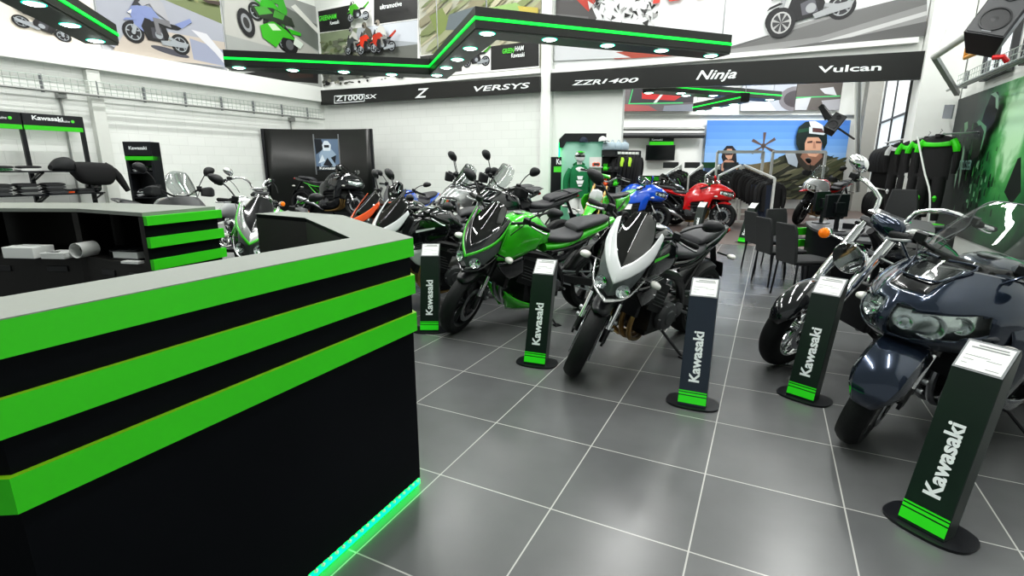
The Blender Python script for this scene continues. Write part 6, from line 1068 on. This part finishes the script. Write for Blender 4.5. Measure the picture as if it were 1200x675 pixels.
for k, z in enumerate((.86, 1.21, 1.51)): goggles(('dark goggles on the middle shelf of the white tower', 'green goggles on the upper shelf of the white tower', 'orange goggles on the top shelf of the white tower')[k], ((xa+xb)/2, YD-.30, z+.012), ('gloss', 'cgreen', 'orange')[k])
xa, xb = DX(704), DX(722); zt = aty(712, 176, YD).z; t = thing('shelf_unit', 'black shelf unit full of gloves beside the white shelf tower', 'shelf unit', ((xa+xb)/2, YD-.2, 0)); hw = (xb-xa)/2; m = MB(); m.box((0, .15, zt/2), (hw*2, .03, zt)); m.build('back_panel', 'black', t, smooth=0)
for z in (.35, .7, 1.05, 1.4, 1.75): m = MB(); m.box((0, 0, z), (hw*2, .3, .02)); m.build('shelf', 'black', t, smooth=0)
r = random.Random(5)
for z in (.71, 1.06, 1.41):
    for k in range(3):
        c = r.choice(['red', 'cgreen', 'white_p', 'cloth_c', 'orange', 'silver']); t = thing('glove', 'small boxed riding glove on the black shelf unit', 'glove', ((xa+xb)/2-hw*.66+k*hw*.66, YD-.26, z), r.uniform(-.3, .3), 'gloves on the black shelf unit'); m = MB(); m.body([(-.05, 0, .08, .03, 2.4), (0, 0, .11, .045, 2.4), (.05, 0, .09, .03, 2.4)], 0, 10, 6)
        for q in range(4): m.tube([(-.035+q*.023, 0, .09), (-.04+q*.026, -.02, .16+.01*(q % 2))], [.012, .009], 0, 6)
        m.tube([(.05, 0, .04), (.085, -.02, .085)], [.014, .01], 0, 6); m.build('shell', c, t)
for k in range(4):
    t = thing('gear_bag', 'pale blue bag on top of the black shelf unit', 'bag', (DX(709+k*7), YD-.05, zt), .1*k, 'pale bags above the shelf unit'); m = MB(); m.body([(-.09, 0, .16, .05, 3), (0, 0, .19, .07, 3), (.09, 0, .16, .05, 3)], 0, 12, 6); m.tube([(-.04, 0, .17), (0, 0, .24), (.04, 0, .17)], .008, 0, 6, smooth=6); m.build('fabric', 'blue_grey', t)
xs, xe = DX(720, 175, 12.9), DX(746, 175, 13.6); zt = aty(733, 177, 13).z; hung(('jacket_black', 'jacket_black', 'jacket_hivis', 'jacket_black', 'jacket_hivis'), 'black and fluorescent yellow jacket hanging right of the glove shelves', 'jackets right of the glove shelves', (xs, 12.7, zt), (xe, 13.2, zt), 7, rad(62), .1)
t = thing('clothes_rail', 'black rail carrying the fluorescent jackets by the glove shelves', 'clothes rail', (xs, 12.7, 0)); m = MB(); m.tube([(0, 0, zt), (xe-xs, .5, zt)], .02, 0, 8); m.build('bar', 'satin', t)
for q in ((0, 0), (xe-xs, .5)): m = MB(); m.tube([(q[0], q[1], 0), (q[0], q[1], zt)], .025, 0, 8); m.build('post', 'satin', t)
q = aty(752, 206, 16)
t = thing('striped_counter', 'dark counter with two green stripes before the rear wall', 'counter', (q.x, 16, 0)); m = MB(); m.box((0, 0, q.z/2), (1.5, .5, q.z)); m.build('body', 'cblack', t, smooth=0)
for z in (.0, -.22): m = MB(); m.box((0, -.26, q.z-.08+z), (1.52, .03, .11)); m.build('green_band', 'cgreen', t, smooth=0)
# ---------------------------------------------------------------- sales desk, chairs, monitors
D = [atz(*q, .75).xy for q in ((944, 259), (951, 266.5), (974, 274.5), (1003, 281.5), (1040, 284), (1079, 282), (1096, 270), (1080, 258), (1000, 256.5))]
dk = spline([tuple(q) for q in D]+[tuple(D[0])], 40)[:-1]; cen = sum((Vector(q) for q in dk), Vector((0, 0)))/len(dk)
t = thing('sales_desk', 'rounded dark sales desk with green bands on its end', 'desk', (cen.x, cen.y, 0)); X = Matrix.Translation((-cen.x, -cen.y, 0))
m = MB(X); m.slab(dk, .72, .75, 0); m.build('desktop', 'dgrey', t, smooth=0)
ins = [tuple(cen+(Vector(q)-cen)*.965) for q in dk]; m = MB(X); m.slab(ins, .0, .72, 0); m.build('front_panel', 'cblack', t)
q = Vector(D[0]); q2 = Vector(D[1]); dn = (q-cen).normalized()
for z in (.60, .43, .26): m = MB(X); m.box((q.x+dn.x*.02, q.y+dn.y*.02, z), (.05, .40, .10), 0, Matrix.Rotation(math.atan2(dn.y, dn.x), 3, 'Z')); m.build('green_band', 'cgreen', t, smooth=0)
def monitor(label, px, w, rz):
    p = atz(*px, .75); t = thing('computer_monitor', label, 'monitor', p, rz); m = MB(); m.lathe([(.11, 0), (.11, .012), (.03, .02), (.001, .02)], (0, 0, .0), (0, 0, 1), 0, 20); m.box((0, .0, .10), (.05, .03, .18)); m.build('stand', 'satin', t); m = MB(); m.box((0, -.03, .30), (w, .04, w*.66)); m.box((0, .0, .28), (w*.4, .05, w*.3)); m.build('case', 'satin', t, bevel=.008); m = MB(); m.box((0, -.052, .30), (w-.04, .004, w*.66-.04)); m.build('screen', 'screen_off', t, smooth=0); return t
monitor('black computer monitor seen from behind, at the middle of the sales desk', (979, 270.5), .42, rad(205)); monitor('black computer monitor at the far end of the sales desk', (962, 261.5), .40, rad(215))
p = atz(1000, 268, .75); t = thing('desk_telephone', 'black desk telephone beside the monitor', 'telephone', p, rad(30)); m = MB(); m.prism([(-.09, 0), (.09, 0), (.09, .03), (-.09, .07)], -.09, .09); m.build('base', 'satin', t, bevel=.005); m = MB(); m.tube([(-.07, -.06, .085), (.0, -.065, .08), (.07, -.06, .055)], [.024, .014, .024], 0, 10, smooth=8); m.build('handset', 'satin', t)
p = atz(996, 276, .75); t = thing('keyboard', 'black keyboard on the front of the sales desk', 'keyboard', p, rad(-20)); m = MB(); m.box((0, 0, .01), (.44, .15, .02)); m.build('tray', 'satin', t, bevel=.004); m = MB()
for i in range(14):
    for j in range(5): m.box((-.195+i*.03, -.055+j*.027, .023), (.024, .021, .008))
m.build('keys', 'dgrey', t, smooth=0)
def chair(label, p, rz):
    t = thing('visitor_chair', label, 'chair', p, rz, 'visitor chairs at the sales desk')      # faces +x
    m = MB(); m.body([(-.21, .43, .47, .20, 4), (-.1, .43, .485, .22, 4), (.2, .43, .485, .22, 4), (.235, .44, .47, .2, 4)], 0, 18, 10); m.build('seat', 'cloth_c', t)
    m = MB(); m.loft([[(x+dx, y*w_, z) for x, y in ((-.018, -1), (.018, -1), (.018, 1), (-.018, 1))] for dx, z, w_ in ((-.21, .42, .19), (-.225, .6, .20), (-.25, .80, .20), (-.265, .88, .18))], 0); m.build('backrest', 'cloth_c', t, bevel=.012)
    for sx, sy in ((1, 1), (1, -1), (-1, 1), (-1, -1)): m = MB(); m.tube([(sx*.19, sy*.19, .44), (sx*.225, sy*.215, 0)], .012, 0, 7); m.build('leg', 'satin', t)
    m = MB(); m.tube([(.19, -.19, .425), (.19, .19, .425), (-.19, .19, .425), (-.19, -.19, .425), (.19, -.19, .425)], .011, 0, 6); m.build('seat_frame', 'satin', t); return t
ch = [('nearest black visitor chair, in front of the sales desk', (3.42, 5.92), 4), ('middle black visitor chair, second from the aisle end', (3.50, 6.62), 2), ('black visitor chair farthest along the aisle side of the desk', (3.74, 7.5), 0)]
c0 = chair(ch[0][0], (*ch[0][1], 0), rad(ch[0][2]))
for l, p, a in ch[1:]: dup(c0, l, None, (*p, 0), rad(a))
dup(c0, 'black visitor chair turned at the far corner of the desk', None, (4.18, 7.75, 0), rad(-72))
p = atz(1050, 261, .62); t = thing('office_chair', 'dark high-backed office chair behind the sales desk', 'chair', (p.x, p.y, 0), rad(-135)); m = MB()
for k in range(5): a = k*1.2566; m.beam((0, 0, .09), (.3*math.cos(a), .3*math.sin(a), .06), .05, .03); m.lathe([(.03, -.02), (.03, .02)], (.3*math.cos(a), .3*math.sin(a), .03), (math.sin(a), -math.cos(a), 0), 0, 10)
m.build('base', 'satin', t); m = MB(); m.tube([(0, 0, .08), (0, 0, .46)], .03, 0, 10); m.build('gas_column', 'steel', t); m = MB(); m.body([(-.24, .45, .52, .2, 3), (0, .45, .55, .25, 3), (.25, .46, .53, .22, 3)], 0, 16, 8); m.build('seat', 'cloth_c', t); m = MB(); F = [[(-.26-.05*((z-.5)/.6)**2-.02*(1-(y/.23)**2), y*(1-.25*max(0, (z-.85)/.3)), z) for y in (-.23, -.15, 0, .15, .23)] for z in (.52, .65, .8, .95, 1.08, 1.14)]; m.patch(fine(F[:], 9, 12)) ; m.build('backrest', 'cloth_c', t, solid=.06)
for s in (1, -1): m = MB(); m.tube([(-.1, s*.25, .48), (-.1, s*.29, .7), (.12, s*.29, .71)], .018, 0, 8); m.build('armrest', 'satin', t)
p = atz(1088, 268, .62); t = thing('low_cabinet', 'low black cabinet with leaflets between office chair and green poster', 'cabinet', (p.x, p.y, 0), YAW); m = MB(); m.box((0, 0, .33), (.55, .4, .66)); m.build('case', 'satin', t, bevel=.01); m = MB(); m.box((0, -.205, .35), (.5, .02, .5)); d_ = m.build('door', 'black', t, smooth=0); m = MB(); m.box((.18, -.22, .5), (.1, .015, .015)); m.build('handle', 'steel', d_)
tt = thing('brochure', 'green-edged brochure lying on the low black cabinet', 'brochure', (p.x, p.y, .66), rad(10)); m = MB(); m.box((0, 0, .012), (.30, .2, .02)); m.build('pages', 'paper', tt, smooth=0); m = MB(); m.box((0, 0, .025), (.305, .205, .005)); m.build('cover', 'cgreen', tt, smooth=0)
# ---------------------------------------------------------------- price stands in the aisle
price_stand('black price stand at the counter corner, before the grey and white motorcycle', (490, 386.5), (516, 386.5))
price_stand('black price stand in front of the green motorcycle', (612, 423), (640, 427))
price_stand('blue-black price stand in front of the white-faced motorcycle', (794, 470), (827, 476), blue=True)
price_stand('leaning black price stand in front of the chrome cruiser', (921, 459), (953.5, 469.5))
price_stand('nearest price stand, dark green-black, before the dark slate touring motorcycle', (1052, 602.6), (1106.4, 632))
price_stand('slim black price stand alone at the far end of the aisle', (862, 282), (875, 284))
price_stand('small price stand in front of the red sports motorcycle', (806, 280.5), (818.5, 282))
price_stand('dark price stand between the dirt bike and the blue sports motorcycle', (722, 286), (737, 287))
price_stand('price stand tucked between the parked rear-row motorcycles, under a black seat', (580, 306), (595, 307))
price_stand('price stand between the tall rear-row motorcycles', (511, 291), (524, 292))
price_stand('price stand beside the plinth of the black and green racer', (424, 267), (436, 268))
# ---------------------------------------------------------------- motorcycles
moto('naked_motorcycle', 'black naked motorcycle with white V-shaped headlight mask in the centre', atz(676, 436).xy, -138, steer=32, stripe='green', tank='blackp', mask='white_p', shroud='blackp', shroud2='blackp', top='white_p', chin='silver', lean=11)
moto('naked_motorcycle', 'bright green naked motorcycle with dark fly screen and green belly pan', atz(539, 388).xy, -146, steer=32, tank='green', mask='blackp', edge='green', side='green', shroud='green', shroud2='blackp', tailc='green', belly='green', chin='blackp', under=True, twin=True, gold=False, logo='Kawasaki', lean=10)
moto('naked_motorcycle', 'grey and white naked motorcycle behind the stand at the counter corner', (-1.42, 5.35), -154, steer=28, tank='blackp', stripe='white_p', mask='white_p', shroud='blackp', shroud2='white_p', tailc='grey_p', chin='silver', lean=10)
moto('naked_motorcycle', 'orange and black naked motorcycle past the counter end', (-1.85, 6.3), -163, steer=24, tank='blackp', mask='orange', shroud='orange', tailc='blackp', chin='orange', fend='orange', rim='satin')
moto('naked_motorcycle', 'blue naked motorcycle between the orange motorcycle and the curved board', (-2.25, 8.95), -110, steer=14, tank='blue', mask='dgrey', shroud='blue', tailc='blue', chin='dgrey')
moto('adventure_motorcycle', 'tall black adventure motorcycle with long seat, nearest in the rear row', (-.55, 7.35), -146, style='adv', dz=.10, fl=.85, steer=20, tank='blackp', shroud='blackp', mask='blackp', tailc='dgrey', z=0.0, gold=False)
moto('adventure_motorcycle', 'tall silver adventure motorcycle in the middle of the rear row', (-1.12, 8.0), -146, style='adv', dz=.10, fl=.85, steer=20, tank='silver', shroud='silver', mask='dgrey', tailc='dgrey', gold=False)
moto('adventure_motorcycle', 'tall grey adventure motorcycle farthest in the rear row by the wall', (-1.25, 9.35), -148, style='adv', dz=.10, fl=.85, steer=20, tank='grey_p', shroud='grey_p', mask='dgrey', tailc='dgrey', gold=False)
dirtbike('dirt_bike', 'green motocross bike beside the hoodie mannequin', (1.15, 8.55), -125, steer=14)
moto('sports_motorcycle', 'blue sports motorcycle in the passage to the clothing room', atz(769, 271).xy, -6, style='sport', tank='blue', shroud='blue', tailc='blackp', lowc='blackp', steer=-12, W=.84, L=1.40, screen='glass', centre='blackp')
moto('sports_motorcycle', 'black sports motorcycle between the blue and the red ones', (4.35, 13.75), -30, style='sport', tank='blackp', shroud='blackp', tailc='blackp', steer=-10, W=.9, L=1.40)
moto('sports_motorcycle', 'red sports motorcycle beside the clothes racks', atz(845, 268.5).xy, -28, style='sport', tank='red', shroud='red', tailc='red', lowc='blackp', steer=-12, W=.84, L=1.40, screen='glass', centre='blackp', fend='red')
moto('adventure_motorcycle', 'red adventure motorcycle with white beak behind the sales desk', atz(934, 263).xy, 205, style='adv', dz=.08, fl=.85, steer=14, tank='red', shroud='white_p', mask='red', tailc='red')
moto('naked_motorcycle', 'lime green naked motorcycle facing out between the two counters', (-2.52, 4.62), -84, steer=10, tank='green', mask='silver', edge='green', side='green', shroud='green', chin='silver', screen='gloss', tailc='green', fend='green', gold=False, twin=True, rim='satin')
cruiser('cruiser_motorcycle', 'cruiser motorcycle with white tank behind the lime green motorcycle', (-3.5, 7.9), -14, steer=-8, tank='white_p')
moto('racing_motorcycle', 'black and green racing motorcycle on the round plinth at the curved board', (aty(417, 240, 13.2).x, 13.2), -14, z=.24, style='sport', tank='blackp', shroud='blackp', tailc='blackp', fr='green', rim='satin', W=.85, L=1.46)
moto('touring_motorcycle', 'grey touring motorcycle with clear screen and silver tail behind the shelving counter', (-4.4, 7.0), -24, style='adv', dz=-.02, fl=.74, steer=-10, tank='grey_p', shroud='dgrey', mask='dgrey', tailc='silver', gold=False)
cruiser('cruiser_motorcycle', 'black cruiser motorcycle with chrome fork, round headlight and orange signals', atz(919, 427).xy, 190, steer=22)
moto('touring_motorcycle', 'large dark slate touring motorcycle with clear windscreen, nearest on the aisle', atz(1003, 515).xy, 200, steer=22, style='tourer', dz=-.05, gold=False, tank='navy', shroud='navy', tailc='navy', centre='gloss', lowc='blackp', fend='navy', screen='glass', L=1.50, usd=True, W=1.08, lean=8, mirc='navy')
cd_ = bpy.data.cameras.new('camera'); cam = bpy.data.objects.new('camera', cd_); COL.objects.link(cam)
cd_.sensor_width = 36; cd_.lens = 36*FOC/1200; cd_.clip_start = .02; cd_.clip_end = 200
cam.location = (0, 0, EYE); cam.rotation_euler = (math.pi/2-PIT, 0, 0); SC.camera = cam
SC.view_settings.view_transform = 'Standard'; SC.view_settings.look = 'Medium High Contrast'; SC.view_settings.exposure = -.14
SC.cycles.use_denoising = True; SC.cycles.max_bounces = 8; SC.cycles.transparent_max_bounces = 12; SC.cycles.sample_clamp_indirect = 6
